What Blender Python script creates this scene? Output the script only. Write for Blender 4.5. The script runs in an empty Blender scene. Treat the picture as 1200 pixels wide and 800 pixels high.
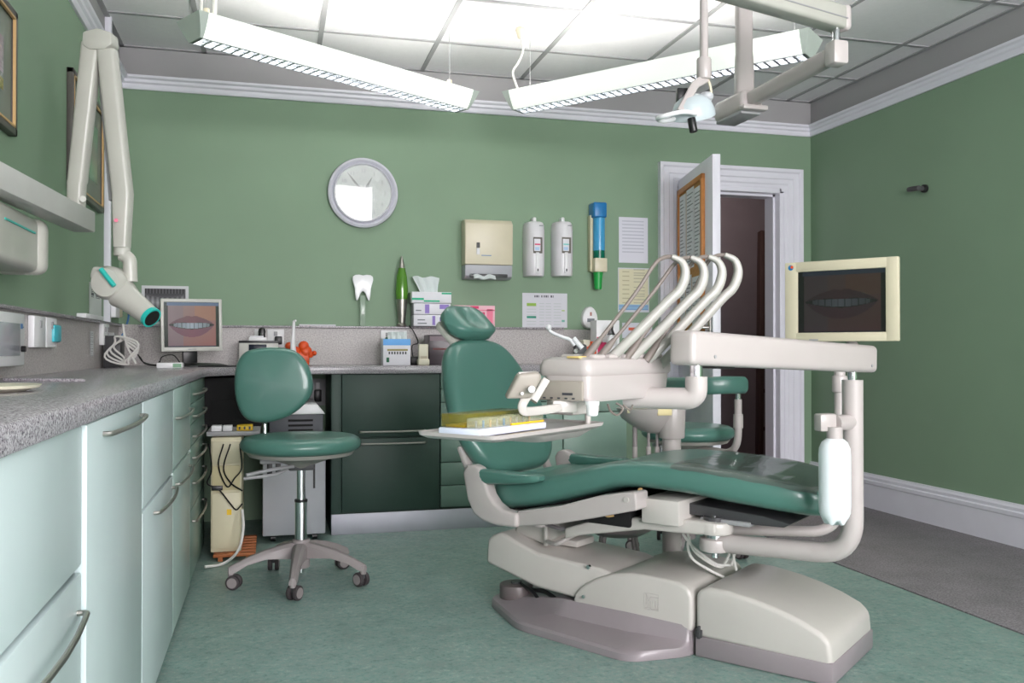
import bpy, bmesh, math, random
from mathutils import Vector, Matrix, Euler
random.seed(7)
PI = math.pi
SC = bpy.context.scene
COL = SC.collection

# ------------------------------------------------------------------ camera
F = 1042.5
YAW, PITCH, EYE = math.radians(15.1), math.radians(0.51), 0.94
FW = Vector((math.sin(YAW)*math.cos(PITCH), math.cos(YAW)*math.cos(PITCH), math.sin(PITCH)))
RT = Vector((math.cos(YAW), -math.sin(YAW), 0))
UP = RT.cross(FW)
CAMP = Vector((0, 0, EYE))
def ray(px, py): return FW + RT*((px-600)/F) - UP*((py-400)/F)
def W(px, py, ax, v):              # photo point -> world point on the plane axis = v
    d = ray(px, py); return CAMP + d*((v-CAMP[ax])/d[ax])
def D(px, py, d): return CAMP + ray(px, py)*d
cam = bpy.data.objects.new('camera', bpy.data.cameras.new('camera'))
COL.objects.link(cam); SC.camera = cam
cam.data.sensor_width = 36; cam.data.lens = F*36/1200
cam.data.clip_start = 0.02
cam.matrix_world = Matrix.Translation(CAMP) @ Matrix((RT, UP, -FW)).transposed().to_4x4()

# ------------------------------------------------------------------ materials
def lin(c):
    return tuple(((x/255)/12.92 if x/255 <= .04045 else ((x/255+.055)/1.055)**2.4) for x in c) + (1,)
MATS = {}
def mat(name, rgb, rough=.5, metal=0, spec=.5, var=0, vscale=8, bump=0, bscale=200, rvar=0, trans=0, emit=0, ergb=None, coat=0, alpha=1, ior=1.45):
    if name in MATS: return MATS[name]
    m = bpy.data.materials.new(name); m.use_nodes = True
    nt = m.node_tree; b = nt.nodes['Principled BSDF']
    b.inputs['Base Color'].default_value = lin(rgb)
    b.inputs['Roughness'].default_value = rough
    b.inputs['Metallic'].default_value = metal
    b.inputs['Specular IOR Level'].default_value = spec
    b.inputs['Transmission Weight'].default_value = trans
    b.inputs['Coat Weight'].default_value = coat
    b.inputs['Alpha'].default_value = alpha
    b.inputs['IOR'].default_value = ior
    if emit:
        b.inputs['Emission Color'].default_value = lin(ergb or rgb); b.inputs['Emission Strength'].default_value = emit
    tc = nt.nodes.new('ShaderNodeTexCoord')
    v = var or .04
    n = nt.nodes.new('ShaderNodeTexNoise'); n.inputs['Scale'].default_value = vscale; n.inputs['Detail'].default_value = 3
    nt.links.new(tc.outputs['Object'], n.inputs['Vector'])
    r = nt.nodes.new('ShaderNodeMapRange'); r.inputs['To Min'].default_value = 1-v; r.inputs['To Max'].default_value = 1+v
    r.inputs['From Min'].default_value = .3; r.inputs['From Max'].default_value = .7
    nt.links.new(n.outputs['Fac'], r.inputs['Value'])
    mx = nt.nodes.new('ShaderNodeVectorMath'); mx.operation = 'SCALE'; mx.inputs[0].default_value = lin(rgb)[:3]
    nt.links.new(r.outputs['Result'], mx.inputs['Scale']); nt.links.new(mx.outputs['Vector'], b.inputs['Base Color'])
    if bump:
        n2 = nt.nodes.new('ShaderNodeTexNoise'); n2.inputs['Scale'].default_value = bscale
        nt.links.new(tc.outputs['Object'], n2.inputs['Vector'])
        bp = nt.nodes.new('ShaderNodeBump'); bp.inputs['Strength'].default_value = bump; bp.inputs['Distance'].default_value = .002
        nt.links.new(n2.outputs['Fac'], bp.inputs['Height']); nt.links.new(bp.outputs['Normal'], b.inputs['Normal'])
    MATS[name] = m; return m
def speckle(name, stops, scale, rough, scale2=None, coat=0, stretch=None, detail=2):
    m = bpy.data.materials.new(name); m.use_nodes = True; nt = m.node_tree; b = nt.nodes['Principled BSDF']
    b.inputs['Roughness'].default_value = rough; b.inputs['Coat Weight'].default_value = coat
    tc = nt.nodes.new('ShaderNodeTexCoord'); mp = nt.nodes.new('ShaderNodeMapping')
    if stretch: mp.inputs['Scale'].default_value = stretch
    nt.links.new(tc.outputs['Object'], mp.inputs['Vector'])
    n = nt.nodes.new('ShaderNodeTexNoise'); n.inputs['Scale'].default_value = scale; n.inputs['Detail'].default_value = detail; n.inputs['Roughness'].default_value = .7
    nt.links.new(mp.outputs['Vector'], n.inputs['Vector'])
    cr = nt.nodes.new('ShaderNodeValToRGB'); cr.color_ramp.elements.remove(cr.color_ramp.elements[0])
    cr.color_ramp.elements[0].position = stops[0][0]; cr.color_ramp.elements[0].color = lin(stops[0][1])
    for p, c in stops[1:]:
        e = cr.color_ramp.elements.new(p); e.color = lin(c)
    nt.links.new(n.outputs['Fac'], cr.inputs['Fac'])
    if scale2:
        n2 = nt.nodes.new('ShaderNodeTexNoise'); n2.inputs['Scale'].default_value = scale2; n2.inputs['Detail'].default_value = 4
        nt.links.new(tc.outputs['Object'], n2.inputs['Vector'])
        r = nt.nodes.new('ShaderNodeMapRange'); r.inputs['From Min'].default_value = .3; r.inputs['From Max'].default_value = .7
        r.inputs['To Min'].default_value = .88; r.inputs['To Max'].default_value = 1.1
        nt.links.new(n2.outputs['Fac'], r.inputs['Value'])
        mx = nt.nodes.new('ShaderNodeVectorMath'); mx.operation = 'SCALE'
        nt.links.new(cr.outputs['Color'], mx.inputs[0]); nt.links.new(r.outputs['Result'], mx.inputs['Scale'])
        nt.links.new(mx.outputs['Vector'], b.inputs['Base Color'])
    else: nt.links.new(cr.outputs['Color'], b.inputs['Base Color'])
    MATS[name] = m; return m
def vcol(name, emit=0, rough=.6, spec=.5):
    m = bpy.data.materials.new(name); m.use_nodes = True; nt = m.node_tree; b = nt.nodes['Principled BSDF']
    a = nt.nodes.new('ShaderNodeVertexColor'); a.layer_name = 'Col'
    b.inputs['Roughness'].default_value = rough; b.inputs['Specular IOR Level'].default_value = spec
    if emit:
        b.inputs['Base Color'].default_value = (.01, .01, .01, 1)
        nt.links.new(a.outputs['Color'], b.inputs['Emission Color']); b.inputs['Emission Strength'].default_value = emit
    else: nt.links.new(a.outputs['Color'], b.inputs['Base Color'])
    MATS[name] = m; return m

GREENWALL = mat('green wall paint', (124, 148, 124), .55, var=.03, vscale=2, bump=.15, bscale=120, spec=.3)
GREYWALL = mat('grey wall paint', (158, 157, 158), .7, var=.02, vscale=2, spec=.3)
WHITEPAINT = mat('white gloss paint', (222, 221, 230), .35, var=.02)
CEIL = mat('ceiling tile', (238, 237, 239), .85, var=.015, vscale=30, bump=.3, bscale=90, spec=.2)
GRID = mat('ceiling grid metal', (158, 158, 160), .6)
VINYL = speckle('teal vinyl floor', [(.30, (92, 118, 112)), (.42, (116, 146, 138)), (.50, (130, 156, 149)), (.56, (136, 148, 142)), (.64, (146, 176, 166)), (.72, (158, 152, 148))], 55, .42, scale2=9, detail=6)
MATG = speckle('grey carpet', [(.3, (104, 100, 104)), (.5, (128, 123, 127)), (.7, (150, 144, 148))], 140, .95, scale2=5)
GRANITE = speckle('speckled grey stone laminate', [(.33, (70, 64, 74)), (.42, (118, 112, 120)), (.50, (160, 155, 160)), (.60, (176, 172, 176)), (.70, (206, 203, 206))], 260, .22, detail=3)
GRANWALL = speckle('speckled upstand laminate', [(.33, (140, 134, 134)), (.5, (172, 167, 166)), (.7, (196, 192, 190))], 150, .4, detail=3)
MINT = mat('pale mint cabinet front', (196, 210, 211), .32, var=.015)
MIDGREEN = mat('mid green cabinet front', (106, 132, 121), .35, var=.02)
DARKGREEN = mat('dark green cabinet front', (44, 66, 58), .5, var=.03)
CARC = mat('cabinet carcass', (58, 78, 70), .6)
STEEL = mat('brushed steel', (176, 172, 166), .32, metal=1, bump=.05)
CHROME = mat('chrome', (225, 225, 228), .08, metal=1)
ALU = mat('aluminium plinth', (190, 190, 200), .55, metal=.7)
UPH = mat('green vinyl upholstery', (75, 117, 107), .30, var=.03, vscale=5, bump=.06, bscale=300, coat=.25)
UPHD = mat('piping green vinyl', (84, 142, 126), .3)
CREAM = mat('off white enamel', (180, 172, 170), .32, var=.02, coat=.2)
CREAMG = mat('warm grey enamel', (190, 185, 180), .35, var=.02, coat=.2)
TAUPE = mat('grey base plastic', (140, 131, 135), .38, var=.03, coat=.2)
TAUPE2 = mat('taupe stool plastic', (142, 134, 134), .4, var=.02)
WPLAST = mat('white plastic', (226, 226, 228), .35)
BOTTLE = mat('translucent white bottle', (236, 242, 246), .3, trans=0, var=.01)
DISPW = mat('dispenser white', (220, 218, 222), .3)
DISPC = mat('dispenser cream', (208, 200, 176), .35)
GREYP = mat('grey plastic', (150, 150, 152), .4)
DGREY = mat('dark grey plastic', (66, 66, 68), .4)
BLACK = mat('black plastic', (22, 22, 24), .35)
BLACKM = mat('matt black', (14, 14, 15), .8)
BEIGE = mat('beige casing', (206, 199, 170), .45)
BEIGE2 = mat('cream monitor casing', (194, 187, 163), .4)
XCREAM = mat('x ray arm enamel', (184, 183, 175), .35, coat=.15)
TEAL = mat('teal trim', (40, 178, 168), .35)
WOOD = mat('orange wood slat', (170, 100, 56), .5, var=.15, vscale=30)
PINE = mat('pine frame', (186, 122, 62), .5, var=.1, vscale=25)
GILT = mat('gilt frame edge', (196, 160, 110), .4)
PAPER = mat('white paper', (222, 222, 228), .8)
TISSUE = mat('tissue paper', (206, 214, 214), .9)
RUBBER = mat('dark castor rubber', (60, 54, 56), .6)
HOSE = mat('taupe hose', (116, 107, 101), .5)
WHOSE = mat('white cable', (214, 212, 208), .5)
MAROON = mat('dark plum paint', (104, 97, 104), .7)
REDFLOOR = mat('dark red carpet', (86, 34, 38), .9)
TOOTHW = mat('glossy white tooth', (238, 238, 242), .2)
GLASS = mat('clear glass', (240, 245, 245), .04, trans=1, ior=1.45)
ORANGE = mat('orange plastic', (206, 74, 22), .4)
PINK = mat('pink card', (224, 120, 146), .6)
MAG = mat('magenta print', (205, 50, 100), .6)
BLUE = mat('blue plastic', (28, 110, 168), .3)
LBLUE = mat('light blue tube', (66, 150, 196), .15, spec=.6)
SKYB = mat('sky blue card', (92, 160, 222), .5)
GREENP = mat('green plastic', (30, 150, 66), .35)
LIMEG = mat('green liquid', (78, 128, 40), .1, coat=.6)
AMBER = mat('amber clear plastic', (118, 110, 30), .10, alpha=.58)
CLEARP = mat('clear plastic box', (190, 190, 160), .08, alpha=.36)
YELLOW = mat('yellow plastic', (232, 190, 40), .4)
SHEET = mat('clear protective film', (104, 108, 102), .08, spec=.9, alpha=.5, bump=1.0, bscale=16)
LAMPW = mat('luminaire shell', (212, 215, 210), .4, emit=.66, ergb=(244, 249, 241))
LAMPEND = mat('luminaire end cap', (186, 196, 188), .5)
TUBE = mat('fluorescent tube', (255, 255, 255), .5, emit=30, ergb=(255, 251, 246))
LOUVRE = mat('louvre reflector', (168, 172, 178), .28, metal=.8)
PURPLE = mat('purple print', (140, 120, 190), .6)
TGREEN = mat('green print', (40, 170, 130), .6)
DBROWN = mat('dark brown carton', (58, 48, 54), .3)
INKG = mat('grey print', (120, 124, 130), .7)
INKD = mat('dark print', (58, 60, 66), .7)
SCREENG = vcol('screen glow', .46, .12)
SCREENP = vcol('dim screen glow', .06, .08)
PRINT = vcol('printed picture', 0, .6)
PRINTG = vcol('print under glass', 0, .12)

# ------------------------------------------------------------------ mesh builder
I4 = Matrix.Identity(4)
def T(v): return Matrix.Translation(Vector(v))
def R(a, ax): return Matrix.Rotation(a, 4, ax)
def frame(o, x, y):
    x = Vector(x).normalized(); z = x.cross(Vector(y)).normalized(); y = z.cross(x)
    return Matrix.Translation(Vector(o)) @ Matrix((x, y, z)).transposed().to_4x4()
def spline(pts, n=8):
    pts = [Vector(p) for p in pts]
    if len(pts) < 3: return pts
    P = [pts[0]*2-pts[1]] + pts + [pts[-1]*2-pts[-2]]; out = []
    for i in range(1, len(P)-2):
        a, b, c, d = P[i-1:i+3]
        for k in range(n):
            t = k/n
            out.append(.5*((2*b)+(c-a)*t+(2*a-5*b+4*c-d)*t*t+(3*b-a-3*c+d)*t**3))
    out.append(pts[-1]); return out
def fillet(pts, r, n=6):           # polyline with rounded corners
    pts = [Vector(p) for p in pts]; out = [pts[0]]
    for i in range(1, len(pts)-1):
        a, b, c = pts[i-1:i+2]
        d1, d2 = (a-b), (c-b); k = min(r, d1.length*.49, d2.length*.49)
        p, q = b+d1.normalized()*k, b+d2.normalized()*k
        for j in range(n+1):
            t = j/n; out.append(p*(1-t)**2 + b*2*t*(1-t) + q*t*t)
    out.append(pts[-1]); return out
def rounded_poly(poly, r=.05, n=4):
    P = [Vector((x, y, 0)) for x, y in poly]; out = []
    for i in range(len(P)):
        a, b, c = P[i-1], P[i], P[(i+1) % len(P)]; d1, d2 = a-b, c-b; k = min(r, d1.length*.4, d2.length*.4); p, q = b+d1.normalized()*k, b+d2.normalized()*k
        for j in range(n+1):
            t = j/n; v = p*(1-t)**2+b*2*t*(1-t)+q*t*t; out.append((v.x, v.y))
    return out
class MB:
    def __init__(s): s.bm = bmesh.new(); s.mats = []
    def mi(s, m):
        if m not in s.mats: s.mats.append(m)
        return s.mats.index(m)
    def add(s, tb, m, M=I4):
        i = s.mi(m); vs = [s.bm.verts.new(M @ v.co) for v in tb.verts]
        tb.verts.index_update()
        for f in tb.faces:
            try: nf = s.bm.faces.new([vs[v.index] for v in f.verts]); nf.material_index = i
            except ValueError: pass
        tb.free(); return s
    def box(s, lo, hi, m, bev=0, M=I4, seg=2):
        tb = bmesh.new(); lo, hi = Vector(lo), Vector(hi)
        bmesh.ops.create_cube(tb, size=1)
        for v in tb.verts: v.co = Vector(((lo[k]+hi[k])/2 + v.co[k]*(hi[k]-lo[k]) for k in range(3)))
        if bev: bmesh.ops.bevel(tb, geom=tb.edges[:], offset=min(bev, *[abs(hi[k]-lo[k])*.45 for k in range(3)]), segments=seg, affect='EDGES', profile=.5)
        return s.add(tb, m, M)
    def prism(s, poly, z0, z1, m, bev=0, M=I4, seg=2):     # poly in local xy, extruded along z
        tb = bmesh.new()
        if sum(poly[i][0]*poly[(i+1) % len(poly)][1]-poly[(i+1) % len(poly)][0]*poly[i][1] for i in range(len(poly))) < 0: poly = poly[::-1]
        lo = [tb.verts.new((p[0], p[1], z0)) for p in poly]; hi = [tb.verts.new((p[0], p[1], z1)) for p in poly]
        n = len(poly); tb.faces.new(lo[::-1]); tb.faces.new(hi)
        for i in range(n): tb.faces.new((lo[i], lo[(i+1) % n], hi[(i+1) % n], hi[i]))
        if bev:
            tb.normal_update()
            es = [e for e in tb.edges if e.calc_face_angle(0) > .5]
            bmesh.ops.bevel(tb, geom=es, offset=bev, segments=seg, affect='EDGES', profile=.5, clamp_overlap=True)
        return s.add(tb, m, M)
    def loft(s, rings, m, cap=True, M=I4, closed=True):
        tb = bmesh.new(); vr = [[tb.verts.new(p) for p in r] for r in rings]; n = len(rings[0])
        for a, b in zip(vr, vr[1:]):
            for i in range(n if closed else n-1):
                tb.faces.new((a[i], a[(i+1) % n], b[(i+1) % n], b[i]))
        if cap: tb.faces.new(vr[0][::-1]); tb.faces.new(vr[-1])
        bmesh.ops.recalc_face_normals(tb, faces=tb.faces[:])
        return s.add(tb, m, M)
    def tube(s, pts, r, m, seg=12, M=I4, cap=True):
        pts = [Vector(p) for p in pts]; n = len(pts)
        rs = r if isinstance(r, (list, tuple)) else [r]*n
        if len(rs) != n: rs = [rs[min(len(rs)-1, int(i*(len(rs)-1)/(n-1)))] + (rs[min(len(rs)-1, int(i*(len(rs)-1)/(n-1))+1)]-rs[int(i*(len(rs)-1)/(n-1))])*((i*(len(rs)-1)/(n-1)) % 1) for i in range(n)]
        t0 = (pts[1]-pts[0]).normalized(); a = Vector((0, 0, 1)) if abs(t0.z) < .9 else Vector((1, 0, 0))
        nrm = t0.cross(a).normalized(); rings = []
        for i, p in enumerate(pts):
            t = (pts[min(i+1, n-1)]-pts[max(i-1, 0)]).normalized()
            nrm = (nrm - t*nrm.dot(t)).normalized(); b = t.cross(nrm)
            rings.append([p + (nrm*math.cos(2*PI*k/seg)+b*math.sin(2*PI*k/seg))*rs[i] for k in range(seg)])
        return s.loft(rings, m, cap, M)
    def cyl(s, p0, p1, r, m, r1=None, seg=24, M=I4, bev=0):
        p0, p1 = Vector(p0), Vector(p1)
        if not bev: return s.tube([p0, p1], [r, r if r1 is None else r1], m, seg, M)
        r1 = r if r1 is None else r1; d = (p1-p0).normalized()*bev
        return s.tube([p0, p0+d*.3, p0+d, p1-d, p1-d*.3, p1], [r-bev, r-bev*.3, r, r1, r1-bev*.3, r1-bev], m, seg, M)
    def lathe(s, prof, m, M=I4, seg=32):      # profile (r,z) about local z
        rings = [[(max(r, 1e-4)*math.cos(2*PI*k/seg), max(r, 1e-4)*math.sin(2*PI*k/seg), z) for k in range(seg)] for r, z in prof]
        return s.loft(rings, m, True, M)
    def ball(s, c, r, m, M=I4, seg=16):
        tb = bmesh.new(); bmesh.ops.create_uvsphere(tb, u_segments=seg, v_segments=seg//2+2, radius=1)
        r = Vector(r) if hasattr(r, '__len__') else Vector((r, r, r))
        for v in tb.verts: v.co = Vector(c) + Vector((v.co[k]*r[k] for k in range(3)))
        return s.add(tb, m, M)
    def text(s, body, size, m, M=I4, depth=.0004, align='CENTER'):
        cu = bpy.data.curves.new('t', 'FONT'); cu.body = body; cu.size = size; cu.extrude = depth; cu.align_x = align; cu.align_y = 'CENTER'; cu.resolution_u = 2
        o = bpy.data.objects.new('t', cu); COL.objects.link(o)
        me = bpy.data.meshes.new_from_object(o.evaluated_get(bpy.context.evaluated_depsgraph_get()))
        bpy.data.objects.remove(o); tb = bmesh.new(); tb.from_mesh(me); bpy.data.meshes.remove(me)
        return s.add(tb, m, M)
    def mesh(s, name, ang=38):
        bm = s.bm; bm.normal_update()
        for f in bm.faces: f.smooth = True
        c = math.radians(ang)
        for e in bm.edges:
            if len(e.link_faces) != 2 or e.calc_face_angle(0) > c: e.smooth = False
        me = bpy.data.meshes.new(name); bm.to_mesh(me); bm.free()
        for m in s.mats: me.materials.append(m)
        return me

def tag(o, label=None, cat=None, group=None, kind=None):
    if label: o['label'] = label
    if cat: o['category'] = cat
    if group: o['group'] = group
    if kind: o['kind'] = kind
    return o
def put(mb, name, parent=None, local=False, label=None, sub=0):
    me = mb.mesh(name); o = bpy.data.objects.new(name, me); COL.objects.link(o)
    if sub:
        md = o.modifiers.new('sub', 'SUBSURF'); md.levels = md.render_levels = sub
    if parent is not None:
        o.parent = parent
        if not local and parent.get('rootm') is not None:
            o.matrix_parent_inverse = Matrix([list(parent['rootm'][i*4:i*4+4]) for i in range(4)]).inverted()
    else:                        # lone mesh: origin at its base
        cs = [v.co for v in me.vertices]
        c = Vector(((min(v.x for v in cs)+max(v.x for v in cs))/2, (min(v.y for v in cs)+max(v.y for v in cs))/2, min(v.z for v in cs)))
        me.transform(Matrix.Translation(-c)); o.location = c
    if label: o['label'] = label
    return o
def thing(name, label, cat, loc=(0, 0, 0), rz=0, group=None):
    o = bpy.data.objects.new(name, None); COL.objects.link(o); o.empty_display_size = .1
    o.location = loc; o.rotation_euler = (0, 0, rz)
    M = T(loc) @ R(rz, 'Z'); o['rootm'] = [M[i][j] for i in range(4) for j in range(4)]
    return tag(o, label, cat, group)
def struct(mb, name, parent=None):
    o = put(mb, name, parent); o['kind'] = 'structure'; return o
def lone(mb, name, label, cat, group=None, kind=None): return tag(put(mb, name), label, cat, group, kind)

def picture(name, M, w, h, nx, ny, fn, material, parent=None, thick=.0015):
    """flat printed or displayed picture in local xy (0..w,0..h), colour from fn(u,v) u,v in 0..1 (v up)"""
    bm = bmesh.new(); cl = bm.loops.layers.float_color.new('Col')
    vs = [[bm.verts.new(M @ Vector((w*i/nx, h*j/ny, 0))) for i in range(nx+1)] for j in range(ny+1)]
    for j in range(ny):
        for i in range(nx):
            f = bm.faces.new((vs[j][i], vs[j][i+1], vs[j+1][i+1], vs[j+1][i])); c = lin(fn((i+.5)/nx, (j+.5)/ny))
            for l in f.loops: l[cl] = c
    bk = [bm.verts.new(M @ Vector(p)) for p in ((0, 0, -thick), (w, 0, -thick), (w, h, -thick), (0, h, -thick))]
    f = bm.faces.new(bk[::-1])
    for l in f.loops: l[cl] = (.6, .6, .6, 1)
    me = bpy.data.meshes.new(name); bm.to_mesh(me); bm.free(); me.materials.append(material)
    o = bpy.data.objects.new(name, me); COL.objects.link(o)
    if parent is not None:
        o.parent = parent
        if parent.get('rootm') is not None: o.matrix_parent_inverse = Matrix([list(parent['rootm'][i*4:i*4+4]) for i in range(4)]).inverted()
    return o

# ------------------------------------------------------------------ room
XL, XR, YB, YR, ZC = -.79, 3.42, 5.13, -2.5, 2.565
ZCR0, ZCR1 = 2.335, 2.405
DX0, DX1, DZ = 2.455, 3.215, 1.985       # door opening
m = MB(); m.box((XL-.2, YR-.2, -.1), (XR+.2, YB, 0), VINYL); struct(m, 'floor')
m = MB(); m.box((2.39, YR, 0), (XR-.02, YB-.02, .006), MATG, .002); lone(m, 'carpet', 'grey carpet strip along the bare green wall to the right', 'carpet')
m = MB(); m.box((XL-.2, YR-.2, ZC), (XR+.2, YB+.1, ZC+.1), CEIL); struct(m, 'ceiling')
m = MB()
gx = [.24+.6*k for k in range(-1, 6)]; gy = [4.62-.6*k for k in range(0, 12)]
for x in gx: m.box((x-.012, YR, ZC-.006), (x+.012, YB, ZC+.001), GRID)
for y in gy: m.box((XL, y-.012, ZC-.005), (XR, y+.012, ZC+.001), GRID)
for a, b in (((XL, YB-.025), (XR, YB)), ((XL, YR), (XL+.025, YB)), ((XR-.025, YR), (XR, YB))):
    m.box((*a, ZC-.006), (*b, ZC+.001), GRID)
struct(m, 'trim_1')
def wallbox(m, lo, hi):
    m.box((*lo[:2], lo[2]), (*hi[:2], min(hi[2], ZCR0+.03)), GREENWALL)
    if hi[2] > ZCR0+.03: m.box((*lo[:2], ZCR0+.03), hi, GREYWALL)
m = MB(); wallbox(m, (XL-.15, YR-.15, 0), (XL, YB+.15, ZC)); struct(m, 'wall_left')
m = MB(); wallbox(m, (XR, YR-.15, 0), (XR+.15, YB+.15, ZC)); struct(m, 'wall_right')
m = MB(); wallbox(m, (XL, YB, 0), (DX0, YB+.15, ZC)); wallbox(m, (DX1, YB, 0), (XR, YB+.15, ZC)); wallbox(m, (DX0, YB, DZ), (DX1, YB+.15, ZC)); struct(m, 'wall_back')
# rear wall with two tall windows behind the viewer
WIN = [(-.15, 1.42, .75, 2.5), (1.68, 3.2, .75, 2.5)]
m = MB(); xs = XL
for a, b, z0, z1 in WIN:
    wallbox(m, (xs, YR-.15, 0), (a, YR, ZC)); m.box((a, YR-.15, 0), (b, YR, z0), GREENWALL); m.box((a, YR-.15, z1), (b, YR, ZC), GREYWALL); xs = b
wallbox(m, (xs, YR-.15, 0), (XR, YR, ZC)); struct(m, 'wall_rear')
for i, (a, b, z0, z1) in enumerate(WIN):
    m = MB()
    for lo, hi in (((a, z0), (a+.05, z1)), ((b-.05, z0), (b, z1)), ((a, z0), (b, z0+.05)), ((a, z1-.05), (b, z1)), ((a, (z0+z1)/2-.02), (b, (z0+z1)/2+.02))):
        m.box((lo[0], YR-.11, lo[1]), (hi[0], YR-.06, hi[1]), WHITEPAINT)
    m.box((a-.05, YR-.12, z0-.03), (b+.05, YR+.06, z0), WHITEPAINT, .005)
    struct(m, 'window_%d' % (i+1))
    L = bpy.data.lights.new('window_portal', 'AREA'); L.shape = 'RECTANGLE'; L.size = b-a; L.size_y = z1-z0; L.cycles.is_portal = True
    o = bpy.data.objects.new('window_portal', L); COL.objects.link(o); o.location = ((a+b)/2, YR-.14, (z0+z1)/2); o.rotation_euler = (PI/2, 0, 0)
# crown rail profile on three walls
def crown(lo, hi, ax, nrm, nm):
    m = MB(); prof = [(0, 0), (.012, 0), (.018, .012), (.018, .028), (.028, .036), (.030, .05), (.042, .058), (.045, .07), (0, .07)]
    if ax == 'x': rings = [[(x, nrm[0]+nrm[1]*p, ZCR0+q) for p, q in prof] for x in (lo, hi)]
    else: rings = [[(nrm[0]+nrm[1]*p, y, ZCR0+q) for p, q in prof] for y in (lo, hi)]
    m.loft(rings, WHITEPAINT); struct(m, nm)
crown(XL, XR, 'x', (YB, -1), 'trim_2'); crown(YR, YB, 'y', (XL, 1), 'trim_3'); crown(YR, YB, 'y', (XR, -1), 'trim_4')
# tall skirting board on the right wall
def skirt(y0, y1):
    prof = [(0, 0), (.02, 0), (.02, .145), (.024, .15), (.024, .168), (.016, .174), (.018, .19), (.010, .198), (.008, .208), (0, .208)]
    m = MB(); m.loft([[(XR-p, y, q) for p, q in prof] for y in (y0, y1)], WHITEPAINT); struct(m, 'baseboard_right')
skirt(YR, YB)
# door lining, architrave
m = MB()
aw = .125
prof = [(0, 0), (0, .012), (.02, .012), (.03, .02), (.055, .02), (.062, .028), (.095, .028), (.105, .04), (aw, .04), (aw, 0)]
def arch(m, pts, din):
    pass
def prof_leg(x, sgn, z0, z1, zt):      # vertical leg with mitred top
    rings = []
    rings.append([(x+sgn*p, YB-q, z0) for p, q in prof]); rings.append([(x+sgn*p, YB-q, z1+p) for p, q in prof]); return rings
m.loft(prof_leg(DX0, -1, 0, DZ, 0), WHITEPAINT); m.loft(prof_leg(DX1, 1, 0, DZ, 0), WHITEPAINT)
m.loft([[(DX0-p, YB-q, DZ+p) for p, q in prof], [(DX1+p, YB-q, DZ+p) for p, q in prof]], WHITEPAINT)
m.box((DX0-.001, YB-.008, 0), (DX0+.03, YB+.15, DZ), WHITEPAINT, .002); m.box((DX1-.03, YB-.008, 0), (DX1+.001, YB+.15, DZ), WHITEPAINT, .002)
m.box((DX0, YB-.008, DZ-.03), (DX1, YB+.15, DZ+.001), WHITEPAINT, .002)
m.box((DX1-.045, YB+.05, 0), (DX1-.03, YB+.15, DZ-.03), WHITEPAINT); m.box((DX0+.03, YB+.05, DZ-.045), (DX1-.03, YB+.15, DZ-.03), WHITEPAINT)
m.box((DX1-.02, YB-.0105, DZ-.02), (DX1+.04, YB, DZ+.04), WHITEPAINT); m.box((DX0-.04, YB-.0105, DZ-.02), (DX0+.02, YB, DZ+.04), WHITEPAINT)
struct(m, 'trim_5')
# corridor beyond
m = MB()
cy0, cy1, cx0, cx1 = YB+.15, 6.9, 1.6, 4.6
m.box((cx0, cy0, -.1), (cx1, cy1, 0.001), REDFLOOR); m.box((cx0, YB, -.1), (cx1, cy0, 0.0), REDFLOOR)
struct(m, 'floor_corridor')
m = MB(); m.box((cx0, cy1, 0), (cx1, cy1+.1, ZC), MAROON); m.box((cx0-.1, cy0, 0), (cx0, cy1+.1, ZC), MAROON); m.box((cx1, cy0, 0), (cx1+.1, cy1+.1, ZC), MAROON)
m.box((cx0-.1, cy0, ZC), (cx1+.1, cy1+.1, ZC+.1), MAROON); m.box((XR+.15, YB+.05, 0), (cx1, cy0, ZC), MAROON); struct(m, 'wall_corridor')
# door leaf
hin = Vector((DX0+.03, YB-.02, 0)); fe = W(840, 400, 1, 4.36); fe.z = 0
dv = (fe-hin); dl = dv.length; dM = frame(hin, dv, Vector((0, 0, 1)))      # x along leaf, y up, z normal
door = thing('door_1', 'white door standing open into the room', 'door', hin); door['kind'] = 'structure'
del door['category']; del door['label']
m = MB(); m.box((0, .01, -.022), (dl, 2.0, .022), WHITEPAINT, .002, dM); put(m, 'door_leaf', door)
m = MB()
for zz in (.25, 1.0, 1.72): m.box((-.012, zz, -.03), (.004, zz+.09, .03), STEEL, .001, dM)
put(m, 'hinge', door)
s_ = 1 if (dM.to_3x3() @ Vector((0, 0, 1))).x < 0 else -1     # side facing left
m = MB(); m.box((dl-.075, .98, s_*.022), (dl-.035, 1.12, s_*.028), STEEL, .001, dM); m.tube(fillet([dM @ Vector(p) for p in ((dl-.055, 1.06, s_*.024), (dl-.055, 1.06, s_*.07), (dl-.15, 1.06, s_*.07))], .01), .008, STEEL); put(m, 'door_handle', door)
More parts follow.
